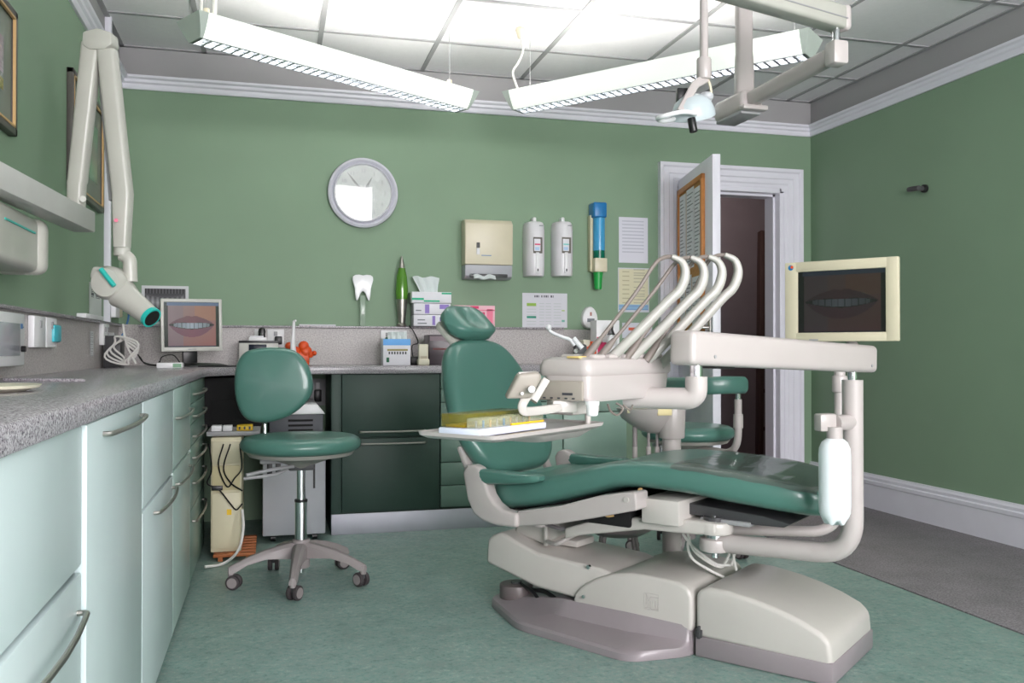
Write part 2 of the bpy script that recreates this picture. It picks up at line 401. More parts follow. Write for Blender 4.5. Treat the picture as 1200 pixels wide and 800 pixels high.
# notice board on the door
nb = thing('notice_board', 'pine framed notice board covered in papers on the open door', 'notice board', hin)
x0, x1, y0, y1 = .05, dl-.15, 1.02, 1.925
sg = s_
m = MB()
for lo, hi in (((x0, y0), (x0+.03, y1)), ((x1-.03, y0), (x1, y1)), ((x0, y0), (x1, y0+.03)), ((x0, y1-.03), (x1, y1))):
    m.box((lo[0], lo[1], min(sg*.022, sg*.044)), (hi[0], hi[1], max(sg*.022, sg*.044)), PINE, .003, dM)
put(m, 'board_frame', nb)
m = MB(); m.box((x0+.02, y0+.02, min(sg*.023, sg*.033)), (x1-.02, y1-.02, max(sg*.023, sg*.033)), mat('cork', (176, 128, 74), .9, var=.15, vscale=80), 0, dM); put(m, 'cork_panel', nb)
m = MB()
for (a, b, c, d_) in ((.06, 1.45, .22, 1.88), (.24, 1.42, .42, 1.89), (.07, 1.12, .2, 1.40), (.22, 1.10, .36, 1.38), (.38, 1.08, .56, 1.36), (.43, 1.44, .60, 1.87)):
    a = x0+.03+(a-.06)*(x1-x0-.06)/.54; c = x0+.03+(c-.06)*(x1-x0-.06)/.54
    m.box((a, b, min(sg*.033, sg*.035)), (c, d_, max(sg*.033, sg*.035)), PAPER, 0, dM)
    yy = d_-.03
    while yy > b+.03:
        m.box((a+.015, yy-.006, min(sg*.035, sg*.0355)), (a+.015+(c-a-.03)*random.uniform(.5, 1), yy, max(sg*.035, sg*.0355)), INKG, 0, dM); yy -= .022
put(m, 'paper', nb, label='pinned white papers')
# dark hook stub on the right wall
c = W(1085, 221, 0, XR)
m = MB(); m.cyl((XR, c.y, c.z), (XR-.02, c.y, c.z), .022, BLACK, bev=.003); m.cyl((XR-.015, c.y, c.z), (XR-.05, c.y, c.z), .012, DGREY); m.cyl((XR-.05, c.y-.01, c.z), (XR-.05, c.y+.075, c.z+.006), .014, DGREY, bev=.003)
lone(m, 'wall_bracket', 'small dark metal bracket stub on the bare right wall', 'bracket')
# ladder in the corridor
ld = thing('ladder', 'dark ladder leaning in the unlit corridor beyond the door', 'ladder', (3.7, 6.4, 0))
for k, dx in enumerate((0, .32)):
    m = MB(); p = W(882, 500, 1, 6.5); m.box((-.02, -.03, 0), (.02, .03, 2.0), mat('dark ladder wood', (50, 34, 32), .6), .003, T((p.x-.06+dx, 6.3, 0)) @ R(math.radians(8), 'Y') @ R(-math.radians(12), 'X')); put(m, 'rail', ld)
for k in range(6):
    m = MB(); z = .3+k*.3; m.box((p.x-.06+z*.14, 6.29+z*.21, z-.01), (p.x+.26+z*.14, 6.34+z*.21, z+.02), MATS['dark ladder wood']); put(m, 'rung', ld)

# ------------------------------------------------------------------ upstand, worktop
ZT, ZU = .855, .815
wx1 = W(745, 430, 1, 4.59).x
DU = 1.072
m = MB(); m.box((XL, YR+.3, ZT), (XL+.018, YB, DU-.012), GRANWALL); m.box((XL, YR+.3, DU-.012), (XL+.04, YB, DU), GRANITE, .003)
m.box((XL, YB-.018, ZT), (wx1, YB, DU-.012), GRANWALL); m.box((XL, YB-.04, DU-.012), (wx1-.25, YB, DU), GRANITE, .003)
m.prism([(XL, YB), (XL, YB-.14), (XL+.14, YB)], ZT, DU, GRANWALL)
lone(m, 'upstand', 'speckled grey upstand running along the wall behind the worktop', 'upstand')
m = MB()
poly = [(XL+.001, -.9), (-.295, -.9), (-.295, 4.15)] + [(-.295+.40*(1-math.cos(a))*1.0, 4.15+.43*math.sin(a)) for a in [k*PI/16 for k in range(1, 9)]] + [(wx1, 4.58), (wx1, YB-.001), (XL+.001, YB-.001)]
m.prism(poly, ZU, ZT, GRANITE, .006); lone(m, 'worktop', 'speckled grey L shaped worktop over the green cabinets', 'worktop')

def handle(m, p0, p1, nrm, out=.028, r=.005, mt=STEEL):
    p0, p1, n = Vector(p0), Vector(p1), Vector(nrm)
    pts = [p0] + [p0.lerp(p1, t) + n*(out*(.55+.45*math.sin(PI*t))) for t in (.0, .12, .3, .5, .7, .88, 1.)] + [p1]
    m.tube(fillet(pts, .008, 3), r, mt, 8)
XF = -.303
def left_unit(label, y0, y1, fronts, fm, hy=None, yh=None, recess=0, grp='green base cabinets along the left wall'):
    t = thing('base_cabinet', label, 'cabinet', ((XL+XF)/2, (y0+y1)/2, 0), 0, grp)
    m = MB(); m.box((XL+.02, y0+.002, .0), (XF-.03-recess, y1-.002, ZU-.001), CARC); put(m, 'body', t)
    for z0, z1, hz, kind in fronts:
        m = MB(); m.box((XF-.022-recess, y0+.003, z0), (XF-recess, y1-.003, z1), fm, .003); f = put(m, kind, t)
        if hz is not None:
            L = (y1-y0); a, b = (hy if hy else (.22, .78))
            m = MB(); handle(m, (XF-recess, y0+L*a, hz), (XF-recess, y0+L*b, hz), (1, 0, 0)); put(m, 'handle', f)
    return t
left_unit('pale mint base cabinet with panel front nearest the camera, left of a vertical gap', .2, 1.133, [(.577, .812, None, 'front_panel'), (.03, .565, .515, 'drawer')], MINT, recess=.006)
left_unit('pale mint base unit with fixed upper panel above a deep drawer with curved handle', 1.14, 1.642, [(.577, .812, None, 'front_panel'), (.03, .565, .505, 'drawer')], MINT, hy=(.05, .93), recess=.006)
left_unit('tall mint cabinet door with one steel handle near the top', 1.649, 2.322, [(.03, .812, W(140, 506, 0, -.28).z, 'door')], MINT, hy=(.22, .93))
left_unit('mint base cabinet with plain upper panel and lower door with handle', 2.329, 3.02, [(.55, .812, None, 'front_panel'), (.03, .54, .505, 'door')], MINT, hy=(.3, .95))
left_unit('mint base cabinet with two handles, one on drawer and one on door', 3.027, 3.64, [(.556, .812, .715, 'drawer'), (.03, .546, .50, 'door')], mat('mint front with painted shade', (160, 180, 174), .32, var=.015), hy=(.1, .9))  # same mint as its neighbours, with the shading on this front put into the colour
zz = [.812, .725, .645, .56, .46, .31, .03]
left_unit('green unit with a column of drawers at the far end by the kneehole', 3.647, 4.38, [(zz[k+1]+.004, zz[k], zz[k]-.05, 'drawer') for k in range(6)], MIDGREEN, hy=(.12, .85))
# back run
YF = 4.60
def back_unit(label, x0, x1, fronts, fm, z0b=.105, grp='green base cabinets along the back wall', hw=(.18, .84), y=YF):
    t = thing('base_cabinet', label, 'cabinet', ((x0+x1)/2, (y+YB)/2, 0), 0, grp)
    m = MB(); m.box((x0+.001, y+.025, 0), (x1-.001, YB-.02, ZU-.001), CARC); put(m, 'body', t)
    for z0, z1, hz, kind in fronts:
        m = MB(); m.box((x0+.003, y, z0), (x1-.003, y+.022, z1), fm, .003); f = put(m, kind, t)
        if hz is not None:
            m = MB(); L = x1-x0; handle(m, (x0+L*hw[0], y, hz), (x0+L*hw[1], y, hz), (0, -1, 0), .03, .006); put(m, 'handle', f)
    return t
xa, xb = W(400, 500, 1, YF).x, W(516, 500, 1, YF).x
hz1, hz2, hzm = W(460, 505, 1, YF).z, W(460, 519, 1, YF).z, W(460, 512, 1, YF).z
back_unit('wide dark green cabinet with two fronts and a pair of steel handles', xa, xb, [(hzm+.004, .812, hz1, 'door'), (.11, hzm-.004, hz2, 'drawer')], DARKGREEN)
m = MB(); m.box((xa-.05, YF-.0, .0), (xa-.001, YB-.02, ZU-.001), DARKGREEN, .002); lone(m, 'end_panel', 'dark green end panel between the kneehole and the wide cabinet', 'panel')
xc = W(590, 500, 1, YF).x
zd = [.812, .73, .66, .47, .345, .225, .11]
back_unit('narrow green drawer column partly behind the patient chair back', xb, xc, [(zd[k+1]+.004, zd[k], (zd[k]+zd[k+1])/2 if k > 2 else None, 'drawer') for k in range(6)], MIDGREEN, hw=(.5, .9))
xd = W(660, 500, 1, YF).x; xe = W(735, 500, 1, YF).x
back_unit('pale green cabinet hidden mostly behind the patient chair', xc, xd, [(.66, .812, None, 'drawer'), (.11, .655, None, 'door')], mat('soft green front', (140, 166, 154), .35))
back_unit('pale green cabinet at the right end of the back worktop', xd, xe, [(.60, .812, None, 'drawer'), (.11, .595, None, 'door')], MATS['soft green front'])
m = MB(); m.box((xa-.05, YF-.012, 0), (xe, YF-.002, .104), ALU, .002); lone(m, 'plinth', 'silver plinth strip under the back cabinets', 'plinth')

# equipment in the kneehole
eq = thing('steriliser_cabinet', 'tall grey equipment cabinet with vent grille on castors under the worktop', 'equipment cabinet', W(345, 620, 2, 0))
p = W(307.6, 630, 2, .03); q = W(381, 618, 1, p.y+.03)
ex0, ey0 = p.x, p.y; ex1 = q.x
ex1 = min(ex1, xa-.07); zt = .64
m = MB(); m.box((ex0, ey0, .035), (ex1, YB-.08, .46), mat('cool grey casing', (168, 170, 176), .4), .006); put(m, 'lower_casing', eq)
m = MB(); m.box((ex0+.03, ey0+.03, .46), (ex1-.01, YB-.08, zt-.02), mat('charcoal casing', (72, 74, 80), .5), .004)
for k in range(5): m.box((ex0+.12, ey0+.022, .49+k*.024), (ex1-.06, ey0+.032, .50+k*.024), BLACKM)
put(m, 'vent_grille', eq)
m = MB(); m.prism([(ex0+.10, zt-.02), (ex0+.14, zt+.03), (ex1-.04, zt+.03), (ex1, zt-.02)], -YB+.12, -(ey0+.02), WPLAST, .006, Matrix(((1, 0, 0, 0), (0, 0, -1, 0), (0, 1, 0, 0), (0, 0, 0, 1)))); put(m, 'top_cover', eq)
m = MB(); m.box((ex0+.02, ey0-.004, .33), (ex0+.045, ey0, .40), BLACK, .001); m.box((ex0+.06, ey0-.004, .34), (ex0+.085, ey0, .39), DGREY, .001); put(m, 'switch', eq)
m = MB(); m.box((ex1-.06, ey0-.004, .26), (ex1-.05, ey0, .44), BLACK); put(m, 'latch_slot', eq)
for xx in (ex0+.05, ex1-.05):
    for yy in (ey0+.05, YB-.15):
        m = MB(); m.cyl((xx-.012, yy, .0175), (xx+.012, yy, .0175), .0175, BLACK); put(m, 'castor', eq)
# wood slats and beige box
sl = W(264, 648, 2, .03)
sb = thing('slatted_board', 'small orange wooden slat board on the floor under the beige box', 'slat board', (sl.x, sl.y+.2, 0))
for k in range(7):
    m = MB(); m.box((sl.x-.05, sl.y-.03+k*.06, .018), (sl.x+.13, sl.y+.01+k*.06, .032), WOOD, .002); put(m, 'slat', sb)
for dx in (-.03, .09):
    m = MB(); m.box((sl.x+dx, sl.y-.03, 0), (sl.x+dx+.02, sl.y+.38, .018), WOOD); put(m, 'batten', sb)
bx = thing('suction_unit', 'beige box unit with two panels standing on the wooden slats', 'box unit', (sl.x, sl.y+.2, .032))
bx0, bx1 = W(247, 600, 1, sl.y+.03).x, W(283, 600, 1, sl.y+.03).x; by0 = sl.y+.0
m = MB(); m.box((bx0, by0+.01, .033), (bx1, by0+.36, .545), BEIGE, .006); put(m, 'casing', bx)
for z0, z1, mm in ((.05, .30, BEIGE), (.31, .42, mat('yellowed casing', (196, 186, 146), .5)), (.43, .53, BEIGE)):
    m = MB(); m.box((bx0+.006, by0+.002, z0), (bx1-.006, by0+.012, z1), mm, .003); put(m, 'front_panel', bx)
m = MB(); m.box((bx0+.07, by0-.001, .2), (bx0+.09, by0+.003, .225), YELLOW); put(m, 'sticker', bx, label='small yellow sticker')
# low shelf with power strip above the beige box
m = MB(); m.box((XL+.03, 4.45, .571), (ex0-.005, YB-.06, .805), BLACKM, .006); m.box((-.28, 4.444, .60), (ex0-.02, 4.452, .70), BLACKM, .002); lone(m, 'kneehole_shade_block', 'large black block added as painted shade in the kneehole corner', 'shade block')  # black block added where the kneehole corner is only dark from lack of light
m = MB(); m.box((bx0-.02, by0+.03, .55), (ex0-.01, YB-.05, .57), GREYP, .002); 
shelf = lone(m, 'shelf', 'grey shelf plank above the beige box in the kneehole', 'shelf')
for k, (dx, w_, mm) in enumerate(((.0, .045, WPLAST), (.05, .04, WPLAST), (.11, .07, YELLOW))):
    m = MB(); m.box((bx0+dx, by0+.04, .571), (bx0+dx+w_, by0+.1, .596), mm, .003)
    if k == 2:
        for j in range(3): m.box((bx0+dx+.008+j*.022, by0+.039, .576), (bx0+dx+.016+j*.022, by0+.041, .590), BLACK)
    lone(m, 'power_block' if k < 2 else 'power_strip', ['left small white plug block on the kneehole shelf', 'right small white plug block on the kneehole shelf', 'yellow and black power strip on the kneehole shelf'][k], 'plug block' if k < 2 else 'power strip')
m = MB()
for k, pts in enumerate((((262, 520), (256, 545), (266, 570), (275, 560), (283, 548), (281, 520)), ((270, 520), (262, 548), (270, 565), (284, 575)), ((245, 520), (248, 550), (243, 566), (256, 573), (270, 590), (277, 597), (284, 590)))):
    m.tube(spline([W(a, b, 1, by0-.012-.006*k) for a, b in pts]), .0035, BLACK, 6)
m.box(W(248, 572, 1, by0-.02)+Vector((-.0, -.01, -.01)), W(261, 572, 1, by0-.02)+Vector((0, .01, .012)), BLACK, .003)
lone(m, 'power_cable', 'tangle of thin black cables hanging in front of the beige box', 'cable')
m = MB(); m.tube(spline([W(284, 597, 1, by0-.06), W(285, 620, 1, by0-.1), W(279, 645, 1, by0-.12), W(262, 660, 2, .012), W(240, 664, 2, .012)]), .006, WHOSE, 8)
lone(m, 'hose', 'pale grey hose trailing down to the floor beside the beige box', 'hose')
def plate(name, label, c, w, h, ax, m_=WPLAST, rock=1, cat='socket', group=None, plugs=0, th=.012):
    """wall plate on back wall (ax='y') or left wall (ax='x') centred c"""
    t = thing(name, label, cat, c, 0, group)
    M = frame(c, (1, 0, 0), (0, 0, 1)) if ax == 'y' else frame(c, (0, 1, 0), (0, 0, 1))
    if ax == 'x': M = frame(c, (0, 1, 0), (0, 0, 1))      # normal +x
    m = MB(); m.box((-w/2, -h/2, 0), (w/2, h/2, th), m_, .003, M); put(m, 'face_plate', t)
    for k in range(rock):
        u = (k+.5)/rock*w-w/2
        m = MB(); m.box((u-.010, h*.12, th), (u+.010, h*.36, th+.004), GREYP if m_ != GREYP else WPLAST, .001, M); put(m, 'switch', t)
    for u, mm in (plugs or []):
        m = MB(); m.box((u-.02, -h*.35, th), (u+.02, h*.1, th+.03), mm, .006, M); put(m, 'plug', t)
    return t
plate('wall_socket', 'socket with black plug low in the kneehole beside the dark end panel', Vector((W(385, 466, 1, YB).x-.06, YB-.001, .70)), .10, .15, 'y', GREYP, 1, plugs=[(.0, BLACK)])

# ------------------------------------------------------------------ x-ray unit on left wall
wb = thing('xray_control_box', 'cream wall mounted control box with thin teal line at left edge', 'control box', (XL+.08, 2.7, 1.16))
e1 = W(57, 290, 0, XL+.14).y
m = MB(); m.box((XL+.001, 2.2, 1.165), (XL+.13, e1-.07, 1.32), XCREAM, .02, seg=4); put(m, 'casing', wb)
m = MB(); m.box((XL+.001, e1-.075, 1.16), (XL+.145, e1, 1.325), XCREAM, .03, seg=5); put(m, 'end_cap', wb)
m = MB(); m.box((XL+.129, e1-.42, 1.272), (XL+.133, e1-.12, 1.277), TEAL); put(m, 'stripe', wb, label='teal stripe')
xr = thing('xray_unit', 'folding cream x-ray arm with teal tipped cone mounted on the left wall', 'x-ray unit', (-.6, 3.1, 1.2))
bA, bB = Vector((-.69, 2.1, 1.36)), Vector((-.60, 3.20, 1.36))
m = MB(); fM = frame(bA, bB-bA, (0, 0, 1)); L = (bB-bA).length
m.box((0, -.034, -.035), (L, .034, .035), mat('x ray beam enamel', (188, 187, 184), .4), .004, fM)
put(m, 'wall_beam', xr)
dX = 2.92
def bar(m, pts, w, t, mt, rad=.012):     # flat-ish bar through points with rounded section
    pts = [Vector(p) for p in pts]
    rings = []
    n = len(pts)
    for i, p in enumerate(pts):
        d = (pts[min(i+1, n-1)]-pts[max(i-1, 0)]).normalized(); side = d.cross(FW).normalized(); f = side.cross(d).normalized()
        ww = w[i] if isinstance(w, (list, tuple)) else w
        ring = []
        for k in range(20):
            a = 2*PI*k/20; c_, s_2 = math.cos(a), math.sin(a); e = .45
            ring.append(p + side*(ww/2*math.copysign(abs(c_)**e, c_)) + f*(t/2*math.copysign(abs(s_2)**e, s_2)))
        rings.append(ring)
    m.loft(rings, mt)
top1, top2 = D(109, 50, dX), D(127, 52, dX)
m = MB(); bar(m, [D(89, 262, dX), D(90, 215, dX), D(91, 212, dX), D(108, 52, dX)], [.047, .052, .054, .060], .05, XCREAM); put(m, 'rear_arm', xr)
m = MB(); m.cyl(D(89, 252, dX), D(89, 266, dX), .026, XCREAM); m.cyl(D(97, 233, dX-.03), D(97, 233, dX), .010, XCREAM); put(m, 'arm_pivot', xr)
m = MB(); bar(m, [D(126, 60, dX), D(144, 228, dX), D(143, 290, dX)], [.060, .062, .046], .05, XCREAM); m.cyl(D(136, 258, dX-.04), D(136, 258, dX-.01), .006, PINK); put(m, 'front_arm', xr)
m = MB(); m.prism([(-.05, -.045), (-.025, -.062), (.025, -.06), (.05, -.045), (.047, -.005), (.0, .01), (-.047, -.002)], -.03, .03, XCREAM, .008, frame(D(118, 50, dX), RT, UP) @ T((0, .03, 0))); put(m, 'elbow_cap', xr)
m = MB(); bar(m, [D(118, 70, dX+.02), D(132, 235, dX+.02)], .02, .02, GREYP); put(m, 'spring_rod', xr)
m = MB(); m.cyl(D(143, 290, dX), D(143, 300, dX), .026, XCREAM, bev=.004); m.tube(fillet([D(143, 298, dX), D(152, 303, dX), D(153, 330, dX)], .02), .022, XCREAM, 16); put(m, 'yoke', xr)
hc = D(133, 336, dX)
m = MB(); ax_ = (D(180, 375, dX-.06)-D(128, 330, dX)).normalized()
hm = frame(D(131, 332, dX-.015), RT, UP)
m.lathe([(.0, -.055), (.045, -.05), (.055, -.03), (.055, .03), (.045, .05), (0, .055)], XCREAM, hm)
m.prism([(-.045, .055), (-.055, .02), (-.02, -.045), (.045, -.03), (.0, .048)], -.045, .045, XCREAM, .012, hm)
put(m, 'tube_head', xr)
m = MB(); c0, c1 = D(143, 344, dX-.01), D(175, 370, dX-.05); dd = (c1-c0).normalized(); m.tube([c0, c0.lerp(c1, .3), c1], [.050, .040, .033], XCREAM, 28); put(m, 'cone', xr)
m = MB(); m.tube([c1, c1+dd*.014], [.034, .034], TEAL, 28); m.tube([c1+dd*.0135, c1+dd*.0145], [.028, .028], BLACKM, 28); put(m, 'trim_ring', xr, label='teal trim ring')
m = MB(); m.tube([D(118, 315, dX-.075), D(134, 335, dX-.075)], [.008, .008], TEAL, 8); put(m, 'pointer_bar', xr, label='teal pointer bar')
# conduit in the corner
m = MB(); c = W(130, 300, 0, XL+.03); m.box((XL, c.y-.015, DU), (XL+.03, c.y+.015, ZC-.001), WHITEPAINT, .002); lone(m, 'cable_conduit', 'thin white vertical conduit behind the x-ray arm', 'conduit')
# pictures on left wall
def paint1(u, v):
    r = random.uniform(-8, 8)
    if v < .22: return (150+r, 140+r, 84)
    if v < .32: return (120+r, 124+r, 110)
    return (150+r+20*math.sin(9*u), 152+r, 156+r)
def fpic(label, y0, y1, z0, z1, fn, fm):
    t = thing('framed_picture', label, 'picture', (XL, (y0+y1)/2, z0))
    m = MB(); f = .022
    for a, b, c, d in ((y0, z0, y0+f, z1), (y1-f, z0, y1, z1), (y0, z0, y1, z0+f), (y0, z1-f, y1, z1)): m.box((XL, a, b), (XL+.025, c, d), fm, .003)
    put(m, 'picture_frame', t)
    m = MB()
    for a, b, c, d in ((y0+f, z0+f, y0+f+.007, z1-f), (y1-f-.007, z0+f, y1-f, z1-f), (y0+f, z0+f, y1-f, z0+f+.007), (y0+f, z1-f-.007, y1-f, z1-f)): m.box((XL+.018, a, b), (XL+.026, c, d), GILT)
    put(m, 'gilt_slip', t)
    m = MB(); m.box((XL+.002, y0+f, z0+f), (XL+.012, y1-f, z1-f), mat('mount board grey green', (120, 128, 118), .6)); put(m, 'mount', t)
    mg = .09; picture('print', frame((XL+.014, y0+f+mg, z0+f+mg), (0, 1, 0), (0, 0, 1)), y1-y0-2*f-2*mg, z1-z0-2*f-2*mg, 20, 28, fn, PRINTG, t)
    return t
a, b = W(22, 17, 0, XL+.025), W(20, 160, 0, XL+.025)
fpic('framed watercolour picture at the left edge of the view', a.y-.62, (a.y+b.y)/2, b.z, a.z, paint1, mat('dark bronze frame', (84, 80, 76), .4))
a, b, c = W(123, 146, 0, XL+.025), W(122, 250, 0, XL+.025), W(86, 97, 0, XL+.025)
fpic('framed picture half hidden behind the folded x-ray arm', c.y, (a.y+b.y)/2, b.z+.0, a.z+.06, lambda u, v: (132+14*math.sin(7*u+5*v), 146+10*math.sin(9*v), 128), mat('dark bronze frame', (84, 80, 76), .4))
# things on the left wall above worktop
xw = XL+.018
a, b = W(29, 368, 0, xw+.05), W(29, 428, 0, xw+.05)
wc = thing('wall_cabinet', 'white glazed wall box with round knob at far left over worktop', 'wall cabinet', (XL, a.y-.3, b.z))
m = MB(); m.box((xw, a.y-.45, b.z), (xw+.05, a.y, a.z), WPLAST, .004); put(m, 'casing', wc)
m = MB(); m.box((xw+.05, a.y-.4, b.z+.03), (xw+.053, a.y-.06, a.z-.03), mat('grey glazing', (170, 172, 180), .1), .001); put(m, 'pane', wc)
m = MB(); m.cyl((xw+.05, a.y-.035, b.z+.05), (xw+.062, a.y-.035, b.z+.05), .009, BLACK); put(m, 'knob', wc)
m = MB(); m.box((xw+.0502, a.y-.045, a.z-.045), (xw+.0512, a.y-.025, a.z-.03), BLUE); m.box((xw+.0502, a.y-.023, a.z-.042), (xw+.0512, a.y-.012, a.z-.038), INKG); put(m, 'badge', wc, label='small blue badge')
pa, pb = W(32, 388, 0, xw), W(60, 388, 0, xw)
wS = (pb.y-pa.y)/2*.94
for k in range(2):
    plate('wall_switch', ['left of two white switch plates beside the glazed box', 'right of two white switch plates beside the glazed box'][k], Vector((xw, pa.y+wS*(k+.5)*1.06, pa.z)), wS, .105, 'x', rock=1, cat='switch', th=.02)
pa, pb, pc = W(61, 380, 0, xw+.02), W(69, 401, 0, xw+.02), W(64, 390, 0, xw)
m = MB(); m.box((xw, pa.y, pb.z), (xw+.03, pb.y, pa.z), mat('turquoise plastic', (60, 176, 190), .4), .008, T(Vector((0, 0, 0)))); lone(m, 'wall_sponge', 'turquoise scrubber hung on the upstand beside the white switches', 'scrubber')
# corner cluster
a, b = W(104, 330, 0, XL), W(118, 372, 0, XL)
def lines(u, v):
    if .08 < u < .92 and (int(v*22) % 2 == 0) and math.sin(u*37+v*91) > -.5: return (150, 152, 156)
    return (206, 208, 210)
picture('wall_chart', frame((XL+.003, a.y, b.z+.0), (0, 1, 0), (0, 0, 1)), b.y-a.y, a.z-b.z, 14, 44, lambda u, v: (80, 84, 90) if (.55 < v < .85 and int(u*6) in (1, 3, 4) and int(v*60) % 3) else (198, 204, 200), PRINT)
tag(bpy.data.objects['wall_chart'], 'narrow white chart pinned to wall left of the x-ray cone', 'chart')
a, b = W(105, 388, 0, xw), W(112, 417, 0, xw)
picture('price_list', frame((xw+.003, a.y, b.z), (0, 1, 0), (0, 0, 1)), .07, a.z-b.z, 10, 40, lines, PRINT); tag(bpy.data.objects['price_list'], 'small printed list on the upstand below the wall chart', 'list')
c = W(121, 392, 0, xw); plate('wall_socket', 'white double socket with grey plug above the coiled cable', Vector((xw, c.y-.03, c.z)), .15, .10, 'x', rock=2, plugs=[(.05, GREYP)], th=.02)
c = W(128, 362, 0, XL)
jb = thing('junction_box', 'white and cream junction box below the x-ray head with blue lead', 'junction box', (XL, c.y, c.z-.05))
m = MB(); m.box((XL, c.y-.12, c.z-.045), (XL+.05, c.y, c.z+.05), WPLAST, .005); put(m, 'casing', jb)
m = MB(); m.box((XL, c.y, c.z-.04), (XL+.05, c.y+.09, c.z+.045), BEIGE, .008); put(m, 'cover', jb)
m = MB(); m.tube(spline([(XL+.04, c.y+.08, c.z), (XL+.06, c.y+.2, c.z-.01), (XL+.05, c.y+.22, c.z-.07), (XL+.03, c.y+.18, c.z-.13)]), .005, mat('blue lead', (60, 110, 160), .5)); put(m, 'lead', jb, label='blue lead')
# sign block on the upstand ledge
m = MB(); a = W(95, 368, 0, XL+.02); m.box((XL+.002, a.y, DU), (XL+.04, a.y+.4, DU+.02), WPLAST, .003); lone(m, 'ledge_block', 'flat white strip lying on the upstand ledge below the chart', 'strip')
# black adapter and coiled cables on worktop
c = W(134, 430.5, 2, ZT)
m = MB(); m.box((c.x-.045, c.y-.02, ZT), (c.x+.03, c.y+.10, ZT+.15), DGREY, .006); lone(m, 'power_adapter', 'dark grey box behind the coiled pale cable on worktop', 'adapter')
c = W(145, 431, 2, ZT)+Vector((0, -.06, .080)); m = MB()
for k in range(4):
    rr = .066-.005*k; ph = k*.9
    m.tube([c + Vector((0.02*math.sin(3*t+ph), .0, 0)) + RT*(rr*math.cos(t)*(.95-.1*k)) + Vector((0, 0, .064*math.sin(t)*(1-.05*k))) + FW*(.012*k) for t in [j*2*PI/28 for j in range(29)]], .0045, WHOSE, 8)
m.tube(spline([c+Vector((0, .03, .12)), c+Vector((.02, 0, .03)), c+Vector((.06, 0, -.06))]), .0045, WHOSE, 8)
lone(m, 'coiled_cable', 'coil of pale cable propped up on the worktop corner', 'cable')
m = MB()
for pts in (((160, 410), (168, 422), (185, 425), (190, 416), (203, 414), (212, 424)), ((150, 405), (163, 415), (170, 424), (183, 426), (187, 421))):
    m.tube(spline([W(a, b+2, 1, 4.55) for a, b in pts]), .003, BLACK, 6)
lone(m, 'black_leads', 'thin black leads looping between the coil and monitor', 'cable')
c = W(199, 431, 2, ZT); m = MB(); m.box((c.x-.055, c.y-.02, ZT), (c.x+.055, c.y+.06, ZT+.024), WPLAST, .003); m.box((c.x+.015, c.y-.021, ZT+.003), (c.x+.052, c.y-.018, ZT+.02), mat('pale green print', (120, 160, 130), .5)); lone(m, 'small_white_box', 'small flat white box in front of the desktop monitor', 'box')
# sink edge and dish at the left
m = MB(); p0, p1 = W(6, 446, 2, ZT), W(98, 447, 2, ZT); m.box((0, -.010, -.001), ((p1-p0).length, .010, .008), GRANITE, .004, frame(p0, p1-p0, Vector((0, 0, 1)).cross(p1-p0))); lone(m, 'sink_edge', 'raised speckled sink edge on the worktop at far left', 'sink edge')
p0 = W(-12, 459, 2, ZT); m = MB(); m.lathe([(.0, .0), (.06, .0), (.088, .008), (.092, .014), (.086, .014), (.06, .006), (0, .005)], mat('ivory dish', (226, 222, 200), .3), T(p0) @ Matrix.Diagonal((1, 1.2, 1, 1)), 40); lone(m, 'oval_dish', 'ivory oval dish cut by the left edge of the view', 'dish')
# panoramic radiograph on back wall
def pano(u, v):
    if u < .06 or u > .94 or v < .08 or v > .92: return (205, 206, 210)
    d = abs(v-.55-.35*(u-.5)**2); g = 60+90*max(0, 1-d*5)+25*math.sin(u*60)*(d < .14)
    if v > .8: g = 40+40*(int(u*30) % 2)
    return (g, g, g+4)
a, b = W(166, 335, 1, YB), W(221, 378, 1, YB)
picture('radiograph_print', frame((a.x, YB-.003, DU+.003), (1, 0, 0), (0, 0, 1)), b.x-a.x, a.z-DU, 60, 40, pano, PRINT); tag(bpy.data.objects['radiograph_print'], 'grey dental radiograph print on wall behind the desktop monitor', 'print')
# ---- mouth picture
def mouth(bright):
    def fn(u, v):
        if v > .93: c = (110, 130, 170) if u > .05 else (30, 40, 60)
        elif u < .075 or u > .945: c = (12, 14, 22)
        elif v < .03: c = (60, 60, 90)
        else:
            x, y = (u-.5)/.42, (v-.5)
            skin = (168+14*u, 126-10*u+14*v, 128-14*u+14*v)
            if u > .55 and v > .6: skin = (190, 134, 116)
            if u < .35: skin = (160, 132, 142)
            c = skin
            up_ = .20*(1-abs(x)**2.2)+.02*math.exp(-((abs(x)-.18)/.12)**2) if abs(x) < 1 else -1
            lo_ = .26*(1-abs(x)**2.4) if abs(x) < 1 else -1
            yc = y + .02 - .02*abs(x)
            if -lo_ < yc < up_: c = (140-20*abs(x), 80, 100) if yc > 0 else (150-20*abs(x), 84, 110)
            iu, il = .055*(1-abs(x)**3)+.004, .075*(1-abs(x)**2)+.01
            if abs(x) < .97 and -il < yc < iu:
                c = (30, 16, 30)
                if abs(x) < .78 and -il*.82 < yc < iu*.9:
                    k = (x+.8)*5.5; g = 1-.35*(abs((k % 1)-.5) > .42)-.35*abs(x)
                    c = (196*g, 208*g, 226*g)
        return tuple(max(0, min(255, t*bright)) for t in c)
    return fn
